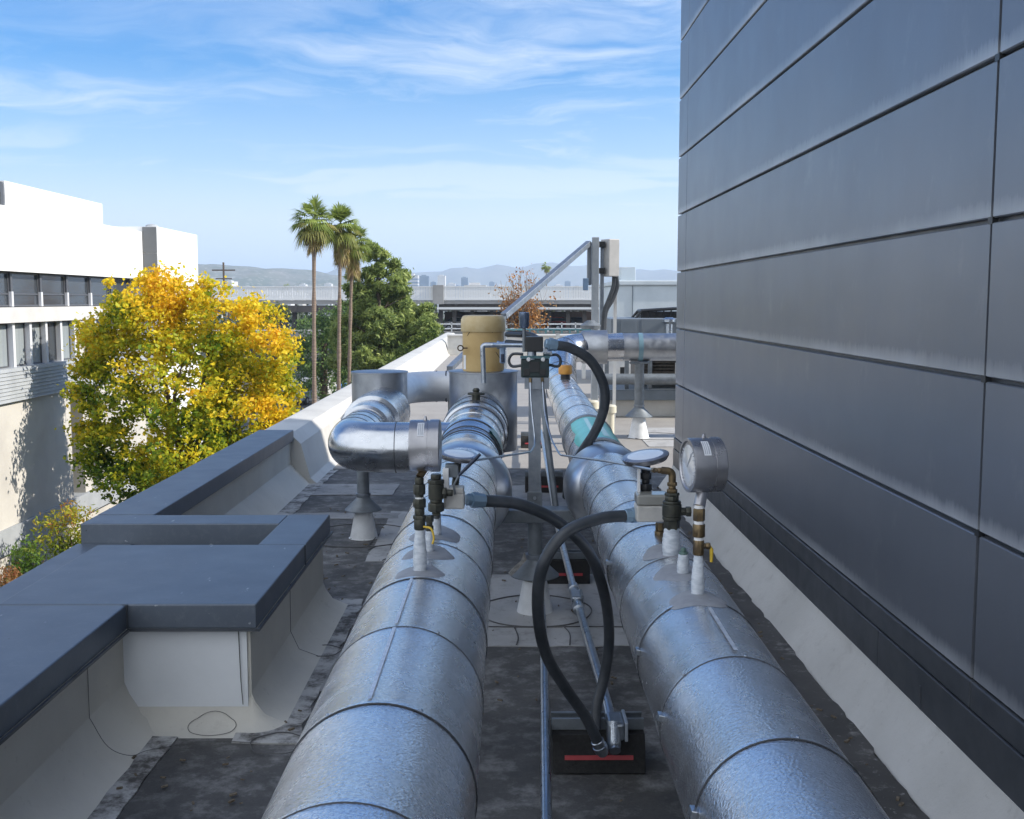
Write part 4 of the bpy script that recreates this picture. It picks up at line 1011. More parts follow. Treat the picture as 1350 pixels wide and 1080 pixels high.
MB().box(-40, BX-.04, 20, 42.49, 1.16, 1.60).build('spandrel', mat('pale grey spandrel', (.58,.57,.56), .7, 0, (.5,.49,.48), 1), wb)
MB().box(-40, BX-.9, 20, 42.49, -.2, 1.16).build('recess_wall', M_FRAME, wb)
k = 0; y = 22.0
while y < 41:
    window(y, y+.95, -.12, 1.14, M_CURT if (k % 7) not in (3, 5) else M_GLASS, BX-.30)
    MB().box(BX-.36, BX-.16, y+.95, y+1.10, -.12, 1.15).build('mullion', M_MULL, wb)
    if k % 6 == 5: MB().box(BX-.5, BX-.12, y+1.11, y+1.75, -.12, 1.15).build('pier', M_BEIGE, wb); y += .66
    y += 1.12; k += 1
b = MB()
for q in range(9): b.prism([(BX-.5, -1.06+.105*q), (BX+.05, -1.06+.105*q), (BX+.02, -1.06+.105*(q+1)-.006), (BX-.5, -1.06+.105*(q+1)-.006)], 20, 42.4, 'y')
b.build('louvre_fascia', M_LOUV, wb)
segs = [(20, 35.2), (36.2, 36.9), (37.6, 42.49)]
for y0, y1 in segs: MB().box(-40, BX-.1, y0, y1, -4.6, -1.065).build('lower_wall', M_BEIGE, wb)
MB().box(-40, BX-.5, 35.2, 36.2, -4.6, -1.065).build('slot_window', M_FRAME, wb)
MB().box(-40, BX-.5, 36.9, 37.6, -4.6, -1.065).build('slot_window', M_FRAME, wb)
MB().box(-40, BX, 20, 42.49, -5.3, -4.605).build('base_band', M_LOUV, wb)
MB().box(-40, BX-.3, 20, 42.49, GZ, -5.305).build('base_wall', M_BEIGE, wb)
rl = thing('roof_railing', 'grey steel railing frame at the top left edge of the white building', 'railing', (-14.1, 30.2, 4.43))
b = MB(); z1 = at(6, 243, 30.6).z; z0 = at(6, 271, 30.6).z
MB().box(BX-3.2, BX-.02, 28.3, 30.55, 4.4, z0 - .02).build('deck_edge', M_STUCCO, rl) if False else None
b.box(-14.16, -14.03, 30.80, 30.96, 4.43, 5.08); b.bar((-14.1, 24, 5.03), (-14.1, 30.8, 5.03), .08, .10); b.bar((-14.1, 24, 4.78), (-14.1, 30.8, 4.78), .05, .06)
b.box(-14.14, -14.06, 27, 27.08, 4.43, 5.0)
b.build('frame', M_FRAME, rl)

# ================================================================== TREES
M_YLEAF = leaf_mat('autumn maple leaf', [(0., (.035,.075,.012)), (.22, (.13,.23,.018)), (.42, (.44,.46,.025)), (.66, (.85,.64,.03)), (1., (.85,.49,.025))], .45)
yt = thing('autumn_tree', 'broad tree turning yellow and green in front of the white building', 'tree', (-9.8, 33, GZ))
L = [(200,425,58,33), (275,430,62,33), (150,450,48,33), (335,470,55,33.5), (240,510,84,32.5), (150,530,48,32.6), (140,600,42,32.5), (185,630,50,32), (320,560,68,33), (255,600,78,32), (358,520,36,33.5), (222,395,36,33), (300,640,60,32.5), (120,480,28,33), (370,560,26,33), (110,570,22,32.6), (165,405,25,33), (150,375,12,33), (188,372,14,33.2), (212,368,14,33), (236,370,12,33.3)]
lobes = []
for px, py, r, Y in L:
    c = at(px, py, Y); q = r*Y/1440; lobes.append(((c.x, c.y, c.z), (q, q*1.05, q*.92)))
for k in range(34):
    an = rnd.uniform(0, 2*PI); px = 245 + 140*math.cos(an)*rnd.uniform(.8, 1.05); py = 510 + 148*math.sin(an)*rnd.uniform(.8, 1.02); r = rnd.uniform(9, 22)
    c = at(px, py, 33 + rnd.uniform(-1, 1)); q = r*33/1440; lobes.append(((c.x, c.y, c.z), (q, q, q*.8)))
cl = lobe_clumps(lobes, 76, .5)
hole = np.sin(cl[:,0]*2.7 + 2)*np.sin(cl[:,2]*3.1 + 1)*np.sin(cl[:,1]*2.3)
cl = cl[hole < .42]
# leaf colour: crown turns from the top and right side, low left stays green
u_ = (cl[:,0] + 9.8)/3.4; v_ = (cl[:,2] + .3)/3.0
blot = np.sin(cl[:,0]*2.1 + 1) * np.sin(cl[:,1]*1.7) + np.sin(cl[:,2]*2.6 + cl[:,0])*.7
tone = .50 + .15*v_ + .05*u_ + .13*blot + nr.normal(size=len(cl))*.07
leaf_mesh('crown', M_YLEAF, yt, cl, tone, 30, nr.uniform(.08, .19, len(cl)), .145, .65, flat=.2)
b = MB()
b.tube([(-9.8,33,GZ), (-9.75,33,-4.6), (-9.9,33,-3.0)], [.24,.19,.16], 12)
for (px, py, Y) in ((150,470,33), (200,410,33), (280,430,33), (340,480,33.4), (240,480,32.3), (180,600,32.2), (310,590,32.6)):
    e = at(px, py, Y); s = Vector((-9.85,33,-3.4)); m = s.lerp(e, .5) + Vector((rnd.uniform(-.3,.3), rnd.uniform(-.3,.3), .35))
    b.tube(spline([s, m, e], 6), [.10 - .08*k/12 for k in range(13)], 8)
b.build('trunk', M_BARK, yt, smooth=50)

def shrub(lab, px, py, rx_, ry_, Y, stops, n, size, grp=None, nm='leafy_shrub'):
    c = at(px, py, Y); q = Y/1440
    t = thing(nm, lab, 'shrub', (c.x, c.y, GZ), grp)
    k = nr.normal(size=(n,3)); k /= np.linalg.norm(k, axis=1)[:, None]
    cc = np.array(c) + k*np.array([rx_*q, rx_*q, ry_*q])*nr.uniform(.4, 1.05, n)[:, None]
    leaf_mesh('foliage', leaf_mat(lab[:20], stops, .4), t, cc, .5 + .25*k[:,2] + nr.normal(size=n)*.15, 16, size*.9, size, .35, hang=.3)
    b = MB()
    for q2 in range(4): b.tube([(c.x + rnd.uniform(-.1,.1), c.y, GZ), (c.x + rnd.uniform(-.3,.3), c.y, (GZ+c.z)/2), (c.x + rnd.uniform(-.5,.5), c.y, c.z)], [.04,.03,.015], 6)
    b.build('stem', M_BARK, t)
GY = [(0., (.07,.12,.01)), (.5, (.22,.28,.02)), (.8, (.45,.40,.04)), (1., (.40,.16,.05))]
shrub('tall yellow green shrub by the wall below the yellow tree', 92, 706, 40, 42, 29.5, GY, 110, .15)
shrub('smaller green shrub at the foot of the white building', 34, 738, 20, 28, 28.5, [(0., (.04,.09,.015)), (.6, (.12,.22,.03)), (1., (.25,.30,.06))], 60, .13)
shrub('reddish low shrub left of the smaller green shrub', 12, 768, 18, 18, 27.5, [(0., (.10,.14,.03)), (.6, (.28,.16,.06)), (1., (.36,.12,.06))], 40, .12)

# palms
M_FROND = leaf_mat('fan palm frond', [(0., (.50,.36,.20)), (.3, (.38,.32,.12)), (.6, (.19,.25,.05)), (1., (.40,.48,.13))], .45)
def palm(px, pyc, pxb, Y, rpx, skirt, lab, nm='fan_palm', grp='tall fan palms in a row', nf=62, lean=0):
    c = at(px, pyc, Y); base = at(pxb, 540, Y); q = Y/1440; rr = rpx*q
    t = thing(nm, lab, 'palm tree', (base.x, Y, GZ), grp)
    b = MB(); m = 14; P = []; RA = []
    for k in range(m+1):
        s = k/m; P.append(Vector((base.x + (c.x-base.x)*s**1.4, Y, GZ + (c.z-.1*rr-GZ)*s))); RA.append((.135 - .04*s)*rr/1.55*1.0 + .02*math.sin(k*2.3))
    b.tube(P, RA, 12); b.build('trunk', M_PALMBARK, t, smooth=60)
    cen = []; tone = []; VS = []; FS = []; TN = []
    def frond(d, L, w, droop, tn):
        side = d.cross(Z_); side = side.normalized() if side.length > .05 else X_
        nl = 13
        hub = c + d*L*.45 + Z_*(-droop*L*.10)
        # petiole
        o = len(VS); wv = side*.02
        VS.extend([c - wv, c + wv, hub + wv, hub - wv]); FS.append((o,o+1,o+2,o+3)); TN.append(tn*.8)
        for k in range(nl):
            g = (k/(nl-1) - .5)*2.5
            dd = (d*math.cos(g) + side*math.sin(g)).normalized(); l = w*(1 - .22*abs(g)/1.3)*rnd.uniform(.85, 1.1)
            tip = hub + dd*l + Z_*(-droop*l*.55 - .12*l); mid = hub + dd*l*.55 + Z_*(-droop*l*.10)
            n2 = dd.cross(Z_); n2 = n2.normalized() if n2.length > .05 else side
            a = n2*w*.055
            o = len(VS); VS.extend([hub - a*.4, hub + a*.4, mid + a, mid - a, tip]); FS.append((o,o+1,o+2,o+3)); FS.append((o+3,o+2,o+4)); TN.extend([tn, tn])
    for k in range(nf):
        el = math.asin(rnd.uniform(-.85, 1)); az = rnd.uniform(0, 2*PI)
        d = Vector((math.cos(el)*math.cos(az), math.cos(el)*math.sin(az), math.sin(el)))
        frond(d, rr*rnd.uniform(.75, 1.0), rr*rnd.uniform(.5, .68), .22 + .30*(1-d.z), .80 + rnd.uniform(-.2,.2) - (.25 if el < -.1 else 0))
    def flush(name):
        nonlocal VS, FS, TN
        me = bpy.data.meshes.new(name); bb = BASE[t.name]
        me.from_pydata([tuple(Vector(v)-bb) for v in VS], [], FS); me.materials.append(M_FROND)
        at_ = me.attributes.new('leaf_tone', 'FLOAT', 'FACE'); at_.data.foreach_set('value', np.clip(np.array(TN, dtype=np.float32), 0, 1))
        o = bpy.data.objects.new(name, me); C.objects.link(o); o.parent = t; BASE[o.name] = bb
        VS, FS, TN = [], [], []
    flush('crown')
    for k in range(int(skirt*44)):
        az = rnd.uniform(0, 2*PI); s = rnd.uniform(0, 1)
        d = Vector((math.cos(az)*.45, math.sin(az)*.45, -.9)).normalized()
        c_keep = c; c = c - Z_*(s*skirt*rr*1.1 + .1*rr)
        frond(d, rr*.45, rr*.5, .5, rnd.uniform(.0, .45)); c = c_keep
    if skirt: flush('dead_fronds')
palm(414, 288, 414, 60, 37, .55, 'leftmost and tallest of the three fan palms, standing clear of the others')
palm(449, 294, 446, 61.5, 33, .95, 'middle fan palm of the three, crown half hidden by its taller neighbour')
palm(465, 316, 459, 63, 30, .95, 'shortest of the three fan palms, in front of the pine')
palm(720, 351, 721, 260, 8.5, .3, 'small far fan palm rising behind the parking deck, left of the mast', 'fan_palm', None, nf=36)
for px, py, r in ((378,377,6), (391,383,5), (372,384,4)):
    palm(px, py, px, 420, r, .2, 'tiny distant palm on the skyline left of the three tall palms', 'fan_palm', 'tiny distant palms on the skyline', nf=24)

# pine and dark tree behind the palms
M_PINE = leaf_mat('pine needles', [(0., (.10,.15,.055)), (.45, (.30,.38,.11)), (1., (.52,.57,.19))], .4)
pn = thing('pine_tree', 'tall irregular green pine behind the fan palms', 'pine tree', (at(502,500,66).x, 66, GZ))
L = [(496,338,14), (507,352,18), (478,365,16), (520,372,16), (488,385,20), (535,390,17), (512,398,26), (530,425,30), (488,415,24), (540,470,34), (515,478,36), (568,462,16), (470,400,18), (545,412,22), (505,425,34), (470,430,28), (548,440,26), (520,455,36), (480,462,32), (562,448,14), (552,470,24), (500,492,36), (455,450,16), (490,330,10), (533,362,9), (465,380,11), (455,480,20)]
lobes = []
for px, py, r in L:
    Y = 66 + rnd.uniform(-1.2, 1.2); c = at(px, py, Y); q = r*Y/1440; lobes.append(((c.x, c.y, c.z), (q, q, q*.72)))
sub_l = []
for (c_, r_) in lobes:
    for _ in range(7):
        d_ = nr.normal(size=3); d_ /= np.linalg.norm(d_); q_ = r_[0]*nr.uniform(.32, .5); sub_l.append((np.array(c_) + d_*np.array(r_)*.85, (q_, q_, q_*.62)))
cl = np.concatenate([lobe_clumps(sub_l, 130, .3), lobe_clumps(lobes, 22, .2)])
tone = .45 + .28*nr.normal(size=len(cl))*.6 + .10*np.sin(cl[:,0]*3)*np.sin(cl[:,2]*2.4)
leaf_mesh('crown', M_PINE, pn, cl, tone, 17, .11, .40, .24)
b = MB(); bx = at(502,500,66).x
b.tube([(bx,66,GZ), (bx+.1,66,0), (at(500,420,66).x,66,at(500,420,66).z), tuple(at(497,345,66))], [.32,.24,.15,.05], 10)
for px, py, r in L[1:]:
    e = at(px, py, 66); b.tube([Vector((bx*.5 + at(498,py,66).x*.5, 66, e.z - .9)), e], [.07,.03], 6)
b.build('trunk', M_BARK, pn, smooth=50)
dt = thing('round_tree', 'dense dark green round tree left of the pine, behind the palm trunks', 'tree', (at(425,480,72).x, 72, GZ))
lobes = []
for px, py, r in ((415,440,26), (440,425,24), (455,440,28), (425,470,34), (400,465,18), (455,475,30), (462,412,20), (432,500,34), (405,495,20)):
    c = at(px, py, 72); q = r*72/1440; lobes.append(((c.x, c.y, c.z), (q, q, q*.85)))
cl = lobe_clumps(lobes, 55, .7)
leaf_mesh('crown', leaf_mat('dark evergreen leaf', [(0., (.06,.11,.045)), (.5, (.13,.22,.065)), (1., (.28,.38,.10))], .35), dt, cl, .45 + nr.normal(size=len(cl))*.2, 15, .16, .2, .5)
MB().tube([(at(425,480,72).x,72,GZ), (at(428,480,72).x,72,-1)], [.3,.2], 10).build('trunk', M_BARK, dt)
# right end of pine hedge mass, low by the parapet
ht = thing('round_tree', 'light green rounded tree at the right foot of the pine', 'tree', (at(562,460,62).x, 62, GZ))
lobes = []
for px, py, r in ((574,440,10), (570,452,14), (562,450,16), (545,468,22), (560,470,16), (530,490,24)):
    c = at(px, py, 62); q = r*62/1440; lobes.append(((c.x, c.y, c.z), (q, q, q*.9)))
cl = lobe_clumps(lobes, 80, .7)
leaf_mesh('crown', leaf_mat('fresh green leaf', [(0., (.04,.075,.015)), (.5, (.09,.14,.025)), (1., (.20,.24,.05))], .3), ht, cl, .5 + nr.normal(size=len(cl))*.2, 14, .14, .2, .5)
MB().tube([(at(562,460,62).x,62,GZ), (at(560,460,62).x,62,-1)], [.2,.12], 10).build('trunk', M_BARK, ht)
# sparse autumn sycamore beyond the tank
so = thing('autumn_tree', 'sparse orange brown tree with bare upper twigs in front of the parking deck', 'tree', (at(686,440,70).x, 70, GZ))
b = MB(); tips = []
s0 = Vector((at(686,440,70).x, 70, GZ)); s1 = at(686, 440, 70)
b.tube([s0, s1], [.2,.13], 8)
for k in range(34):
    px = 686 + rnd.gauss(0, 17); py = rnd.uniform(358, 420) + abs(px-686)*.5
    e = at(px, py, 70 + rnd.uniform(-1.2,1.2)); m = s1.lerp(e, .5) + Vector((rnd.uniform(-.15,.15),0,rnd.uniform(.0,.3)))
    b.tube(spline([s1 + Vector((0,0,rnd.uniform(0,1.2))), m, e], 4), [.05 - .04*q/8 for q in range(9)], 5); tips.append(e)
    for _ in range(3):
        e2 = e + Vector((rnd.uniform(-.5,.5), rnd.uniform(-.5,.5), rnd.uniform(-.1,.7))); b.tube([m.lerp(e, .6), e2], [.018,.008], 4)
b.build('trunk', mat('pale twig bark', (.24,.19,.15), .85, 0, (.15,.12,.09), 9), so)
lobes = []
for px, py, r in ((672,408,16), (698,405,17), (686,420,24), (662,420,13), (706,420,12), (688,392,14), (680,440,20), (700,440,16)):
    c = at(px, py, 70); q = r*70/1440; lobes.append(((c.x, c.y, c.z), (q, q, q)))
cl = lobe_clumps(lobes, 40, .2)
up = np.array([t + Vector((rnd.gauss(0,.3), rnd.gauss(0,.3), rnd.gauss(0,.3))) for t in tips for _ in range(2)])
cl = np.concatenate([cl, up])
leaf_mesh('crown', leaf_mat('dry orange leaf', [(0., (.22,.09,.03)), (.5, (.42,.19,.05)), (1., (.50,.30,.12))], .35), so, cl, .5 + nr.normal(size=len(cl))*.25, 9, .2, .17, .6)
# far tree belt beyond the parking deck
cl = []
for k in range(700):
    x = rnd.uniform(-75, 30); y = rnd.uniform(165, 230); z = GZ + 4.2 + rnd.uniform(-3.4, 1.6) + 1.2*math.sin(x*.3)*math.sin(x*.11+1); cl.append((x, y, z))
o = leaf_mesh('tree_belt', leaf_mat('distant foliage', [(0., (.03,.05,.025)), (.5, (.05,.08,.03)), (1., (.10,.12,.05))], .1), None, np.array(cl), .4 + nr.normal(size=700)*.25, 22, .9, .9, .6)
struct(o, 'stuff')
for px, py, w, h, lab in ((808, 378, 12, 9, 'dark round treetop above the parking deck, left of the mast'), (301, 381, 12, 8, 'low dark treetop at the far deck, right of the white building')):
    c = at(px, py+2, 200); q = 200/1440
    t = thing('round_tree', lab, 'tree', (c.x, 200, GZ)); cl = lobe_clumps([((c.x, 200, c.z), (w*q*.6, w*q*.6, h*q*.6))], 60, .3)
    leaf_mesh('crown', M_PINE, t, cl, .3 + nr.normal(size=len(cl))*.2, 12, .2, .4, .6); MB().tube([(c.x,200,GZ), (c.x,200,c.z)], [.3,.15], 8).build('trunk', M_BARK, t)
t = thing('low_tree', 'pale green low tree seen through the elevated deck, above the yellow tree', 'tree', (at(352,440,108).x, 108, GZ))
cl = lobe_clumps([(tuple(at(350,412,112)), (1.2,1.2,.9)), (tuple(at(370,410,112)), (.9,.9,.7))], 50, .4); leaf_mesh('crown', leaf_mat('olive leaf', [(0., (.06,.09,.03)), (1., (.2,.22,.08))], .3), t, cl, .5 + nr.normal(size=len(cl))*.25, 12, .2, .3, .5)
MB().tube([(at(352,440,108).x,108,GZ), tuple(at(355,412,112))], [.14,.08], 8).build('trunk', M_BARK, t)

# ================================================================== PARKING DECK AND FAR CITY
M_CONC = mat('pale deck concrete', (.30,.295,.29), .8, 0, (.24,.235,.23), .4)
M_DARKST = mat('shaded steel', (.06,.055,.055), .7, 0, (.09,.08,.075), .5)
M_SLAT = mat('white slat screen', (.62,.63,.64), .6)
pk = thing('parking_deck', 'long elevated parking deck with white slatted parapet across the background', 'parking deck', (-4, 126, GZ))
PY = 122.
def px_(p): return at(p, 396, PY).x
def pz_(q): return at(668, q, PY).z
x0, x1 = px_(318), px_(812); xb = px_(578)
b = MB(); b.box(x0-14, x1, PY, PY+34, pz_(401), pz_(396)); b.build('deck_slab', M_CONC, pk)
b = MB(); b.box(x0-14, x1, PY-.1, PY-.02, pz_(396)+.02, pz_(393.5)); b.box(x0-14, x1, PY-.1, PY-.02, pz_(379), pz_(377.5)); b.build('parapet_rail', M_SLAT, pk)
b = MB(); n = 200
for k in range(n):
    x = x0-14 + (x1-x0+14)*k/n; b.box(x, x+.25, PY-.06, PY-.03, pz_(393.5), pz_(379))
o = b.build('slat_screen', M_SLAT, pk)
MB().box(xb-.6, xb+.6, PY-.4, PY+1, pz_(401), pz_(376)).build('stair_pier', M_CONC, pk)
b = MB()
for k in range(26):
    x = x0-14 + (x1-x0+14)*k/25; b.box(x-.12, x+.12, PY+.1, PY+.35, pz_(411), pz_(401.2))
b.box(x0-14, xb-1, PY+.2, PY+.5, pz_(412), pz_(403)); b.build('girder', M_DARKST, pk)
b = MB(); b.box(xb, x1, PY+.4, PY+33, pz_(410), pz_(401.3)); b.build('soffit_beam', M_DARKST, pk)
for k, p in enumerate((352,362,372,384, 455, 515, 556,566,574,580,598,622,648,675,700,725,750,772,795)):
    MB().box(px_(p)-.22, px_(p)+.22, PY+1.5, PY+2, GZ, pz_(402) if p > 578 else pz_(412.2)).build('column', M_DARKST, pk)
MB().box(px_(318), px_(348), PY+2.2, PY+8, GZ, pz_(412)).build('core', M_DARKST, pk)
# lower deck with white rails (right half)
b = MB(); b.box(xb-.2, x1, PY-1, PY+30, pz_(446), pz_(437)); b.build('lower_slab', M_CONC, pk)
b = MB()
for q, h in ((406.5, 3.0), (427, 1.6), (433, 1.6)): b.box(xb-.1, x1, PY-1.3, PY-1.1, pz_(q)-h*.04, pz_(q)+h*.04)
for k in range(14):
    x = xb + (x1-xb)*k/13; b.box(x-.06, x+.06, PY-1.3, PY-1.15, pz_(437), pz_(425))
b.build('lower_rail', M_SLAT, pk)
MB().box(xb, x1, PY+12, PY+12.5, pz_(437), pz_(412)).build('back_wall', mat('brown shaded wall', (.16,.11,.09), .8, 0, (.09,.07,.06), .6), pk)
# curved road ramp on the left
b = MB(); b.box(px_(318)-14, px_(470), PY-8, PY-2, pz_(441), pz_(434)); o = b.build('ramp_slab', M_CONC, pk)
for p in (390, 398, 440): MB().box(px_(p)-.3, px_(p)+.3, PY-6, PY-5.4, GZ, pz_(441)).build('column', M_CONC, pk)
# pointed white canopies seen over the deck on the left
for k, p in enumerate((350,357,367,378,388,398)):
    c = at(p, 386, 150); t = thing('canopy', 'small white pointed canopy on the parking deck, left of the palm trunks', 'canopy', (c.x, 150, at(p,396,150).z), 'white pointed canopies on the deck')
    MB().add([(c.x-.9,149.2,c.z-.35),(c.x+.9,149.2,c.z-.35),(c.x+.9,150.8,c.z-.35),(c.x-.9,150.8,c.z-.35),(c.x,150,c.z+.25)], [(0,1,4),(1,2,4),(2,3,4),(3,0,4),(0,3,2,1)]).build('roof', M_SLAT, t)
    b = MB(); b.box(c.x-.05,c.x+.05,149.95,150.05,at(p,396,150).z,c.z-.34); b.build('pole', M_SLAT, t)
# cars
M_CARGLASS = mat('car glass', (.02,.025,.03), .06, 0, spec=.8); M_TYRE = mat('tyre', (.02,.02,.02), .8); M_LAMP = mat('lamp lens', (.6,.6,.6), .15)
def car(x, y, z, col, lab, rot=0., s=1.0, grp=None):
    t = thing('parked_car', lab, 'car', (0,0,0), grp)
    m = mat('car paint %d' % len(MATS), col, .25, .3, spec=.6)
    prof = [(-2.2,.35),(2.2,.35),(2.25,.75),(2.1,.95),(1.2,1.02),(-1.6,1.05),(-2.2,.98)]
    MB().prism(prof, -.88, .88, 'y').build('body', m, t, bevel=.06)
    MB().prism([(-1.55,1.04),(1.15,1.02),(.45,1.45),(-1.1,1.48)], -.78, .78, 'y').build('cabin', M_CARGLASS, t, bevel=.05)
    MB().prism([(-1.12,1.44),(.48,1.42),(.35,1.50),(-1.0,1.53)], -.74, .74, 'y').build('roof', m, t, bevel=.03)
    for sx in (-1.35, 1.35):
        for sy in (-.9, .9):
            w = MB().lathe([(-.1,.2),(-.1,.33),(.1,.33),(.1,.2)], (sx,sy*.96,.33), Y_, 20).build('wheel', M_TYRE, t)
            MB().lathe([(-.105,.02),(-.105,.19),(.105,.19),(.105,.02)], (sx,sy*.96,.33), Y_, 14).build('rim', M_COND, w)
    for sy in (-.65, .65): MB().obox((2.2,sy,.75), X_, .05, Y_, .18, Z_, .08).build('headlight', M_LAMP, t)
    t.location = (x, y, z); t.rotation_euler = (0,0,rot); t.scale = (s,s,s); return t
p = at(398, 508, 88); car(p.x, 88, GZ+.03, (.30,.36,.42), 'pale blue grey car parked at the street, left of the tallest palm trunk', R(80))
p = at(436, 498, 95); car(p.x, 95, GZ+.03, (.06,.17,.42), 'bright blue car parked behind the middle palm trunk', R(75))
p = at(405, 492, 104); car(p.x, 104, GZ+.03, (.65,.65,.66), 'white car farther along the street, left of the palm trunks', R(85))
for k, (px, col) in enumerate(((605,(.5,.5,.52)), (640,(.08,.08,.09)), (742,(.45,.08,.07)), (765,(.2,.22,.25)), (722,(.6,.6,.6)))):
    car(px_(px), PY+5, pz_(437), col, ['silver car on the lower parking level, just above the tank lid left edge', 'black car on the lower parking level behind the tan tank', 'dark red car on the lower parking level left of the mast', 'slate car on the lower parking level nearest the mast', 'white car on the lower parking level under the far palm'][k], R(90 if k % 2 else 0))
fn = thing('garden_wall', 'short beige wall beside the street, right of the tallest palm trunk', 'wall', (at(421,505,82).x, 82, GZ))
MB().box(at(417,505,82).x, at(427,505,82).x, 82, 88, GZ, at(421,496,82).z).build('wall', M_BEIGE, fn)
# power poles
def pole(px, pt, Y, lab, w=2.2):
    c = at(px, pt, Y); t = thing('utility_pole', lab, 'utility pole', (c.x, Y, GZ))
    MB().cyl((c.x, Y, GZ), c, .28, .18, 10).build('pole', M_BARK, t)
    b = MB(); b.box(c.x-w, c.x+w, Y-.1, Y+.1, c.z-1.6, c.z-1.35); b.box(c.x-w*.7, c.x+w*.7, Y-.1, Y+.1, c.z-3.2, c.z-3.0); b.build('crossarm', M_BARK, t)
pole(294.5, 346, 210, 'tall dark utility pole against the hills, right of the white building')
pole(526, 347, 260, 'slim utility pole just right of the pine top', .4)
# far city blocks
M_FARW = mat('far pale tower', (.58,.58,.58), .7, 0, (.5,.5,.5), .05); M_FARG = mat('far blue glass', (.16,.22,.30), .3, .2, (.22,.28,.36), .05)
def tower(pxa, pxb, pt, Y, m, lab, grp=None, dep=30, rows=0):
    a = at(pxa, 396, Y).x; b_ = at(pxb, 396, Y).x; z = at(668, pt, Y).z
    t = thing('city_building', lab, 'building', ((a+b_)/2, Y, GZ), grp)
    MB().box(a, b_, Y, Y+dep, GZ, z).build('wall', m, t)
    if rows:
        b = MB(); hgt = z-2; lo = max(2.0, GZ)
        for k in range(rows): zz = lo + (hgt-lo)*k/rows; b.box(a-.15, b_+.15, Y-.15, Y+dep+.15, zz, zz + (hgt-lo)/rows*.5)
        b.build('window_band', M_FARG, t)
    MB().box(a+(b_-a)*.2, a+(b_-a)*.7, Y+4, Y+dep*.7, z, z + (b_-a)*.12).build('roof_plant', m, t)
tower(533, 551, 363, 1500, M_FARW, 'pale high rise at the far left of the skyline towers, right of the pine', None, 30, 7)
tower(553, 565.5, 364, 1450, M_FARG, 'blue glass high rise beside the pale tower, right of the pine', None, 24)
tower(577, 587, 363.5, 1400, M_FARW, 'slim white tower standing alone above the parking deck', None, 20, 0)
tower(608, 617, 366, 1700, M_FARG, 'bluish slim tower left of the sparse orange tree', None, 20)
tower(612, 641, 376, 420, M_FARW, 'low white box building above the deck, left of the sparse orange tree', None, 12)
tower(253, 262, 368, 600, M_FARW, 'white block nearest to the white office building on the skyline', None, 15, 3)
tower(269, 282, 376, 500, M_FARW, 'pale low block on the skyline left of the tall utility pole', None, 15, 2)
tower(296, 306, 371, 640, M_FARW, 'white block on the skyline just right of the tall utility pole', None, 15, 4)
tower(375, 383, 379, 700, M_FARW, 'small white block behind the tiny palms', None, 15, 0)
for k in range(26):
    px = 255 + k*21 + rnd.uniform(-6, 6); 
    if 540 < px < 600: continue
    tower(px, px + rnd.uniform(6, 16), rnd.uniform(383, 389), rnd.uniform(700, 1300), rnd.choice([M_FARW, M_BEIGE, M_CONC]), 'low pale building of the far city below the hills', 'low far city buildings', 20)

for k, (pa, pb, pt, Y, m) in enumerate(((568,575,372,1900,M_FARG), (590,600,374,1600,M_FARW), (600,606,377,1500,M_FARG), (645,652,372,2000,M_FARG), (655,668,377,1300,M_FARW), (731,742,376,1500,M_FARW), (745,752,371,2000,M_FARG), (757,766,378,1200,M_CONC), (395,403,375,1500,M_FARW), (405,412,378,1200,M_FARG), (428,437,374,1700,M_FARW), (342,350,380,900,M_FARW), (318,326,382,700,M_FARW))):
    tower(pa, pb, pt, Y, m, 'small hazy tower block of the far skyline below the mountains', 'small hazy skyline towers', 18)
# hills
def hills(name, prof, Y0, dep, seed, m):
    nx, ny = 260, 26; rr = random.Random(seed); ph = [rr.uniform(0, 6.3) for _ in range(8)]
    xs = [at(p, 396, Y0).x for p, _ in prof]; zs_ = [at(668, q, Y0).z for _, q in prof]
    X0, X1 = xs[0], xs[-1]; vs = []
    for j in range(ny+1):
        for i in range(nx+1):
            x = X0 + (X1-X0)*i/nx; t = j/ny; y = Y0 - dep*.5 + dep*t
            hz = np.interp(x, xs, zs_)
            env = math.sin(PI*min(1, t*1.0))**.8
            rough = sum(math.sin(x*f*1.3 + ph[q] + t*9*(q % 3 - 1))*a for q, (f, a) in enumerate(((.004,.05), (.009,.04), (.017,.03), (.033,.022), (.06,.012))))
            vs.append((x*(1), y, GZ + (hz-GZ)*env*(1 + rough*(1 if abs(t-.5) < .2 else 1.8)) + (0)))
    fs = [(j*(nx+1)+i, j*(nx+1)+i+1, (j+1)*(nx+1)+i+1, (j+1)*(nx+1)+i) for j in range(ny) for i in range(nx)]
    o = MB().add(vs, fs).build(name, m, smooth=70); struct(o); return o
mh = mat('chaparral hillside', (.10,.105,.075), .95, 0, (.17,.155,.12), .012, lo=.35, hi=.7)
def hill_mat():
    m, nt, b = nodes_of('hillside with houses'); p = position(nt)
    c = mixc(nt, ramp(nt, noise(nt, p, .012, 6, .6), [(.4, 0.), (.65, 1.)]), (.07,.085,.05), (.16,.15,.115))
    vo = nt.nodes.new('ShaderNodeTexVoronoi'); vo.inputs['Scale'].default_value = .06; nt.links.new(p, vo.inputs['Vector'])
    k = ramp(nt, vo.outputs[0], [(.2, 1.), (.3, 0.)])
    c = mixc(nt, mth(nt, 'MULTIPLY', k, .35), c, (.5,.48,.45)); nt.links.new(c, b.inputs['Base Color']); b.inputs['Roughness'].default_value = .95; return m
hills('hills', [(-700,372), (-100,366), (200,360), (252,357), (295,351), (330,355), (372,355), (410,359), (450,364), (520,372), (640,380), (760,384), (1100,388)], 3000, 1400, 3, hill_mat())
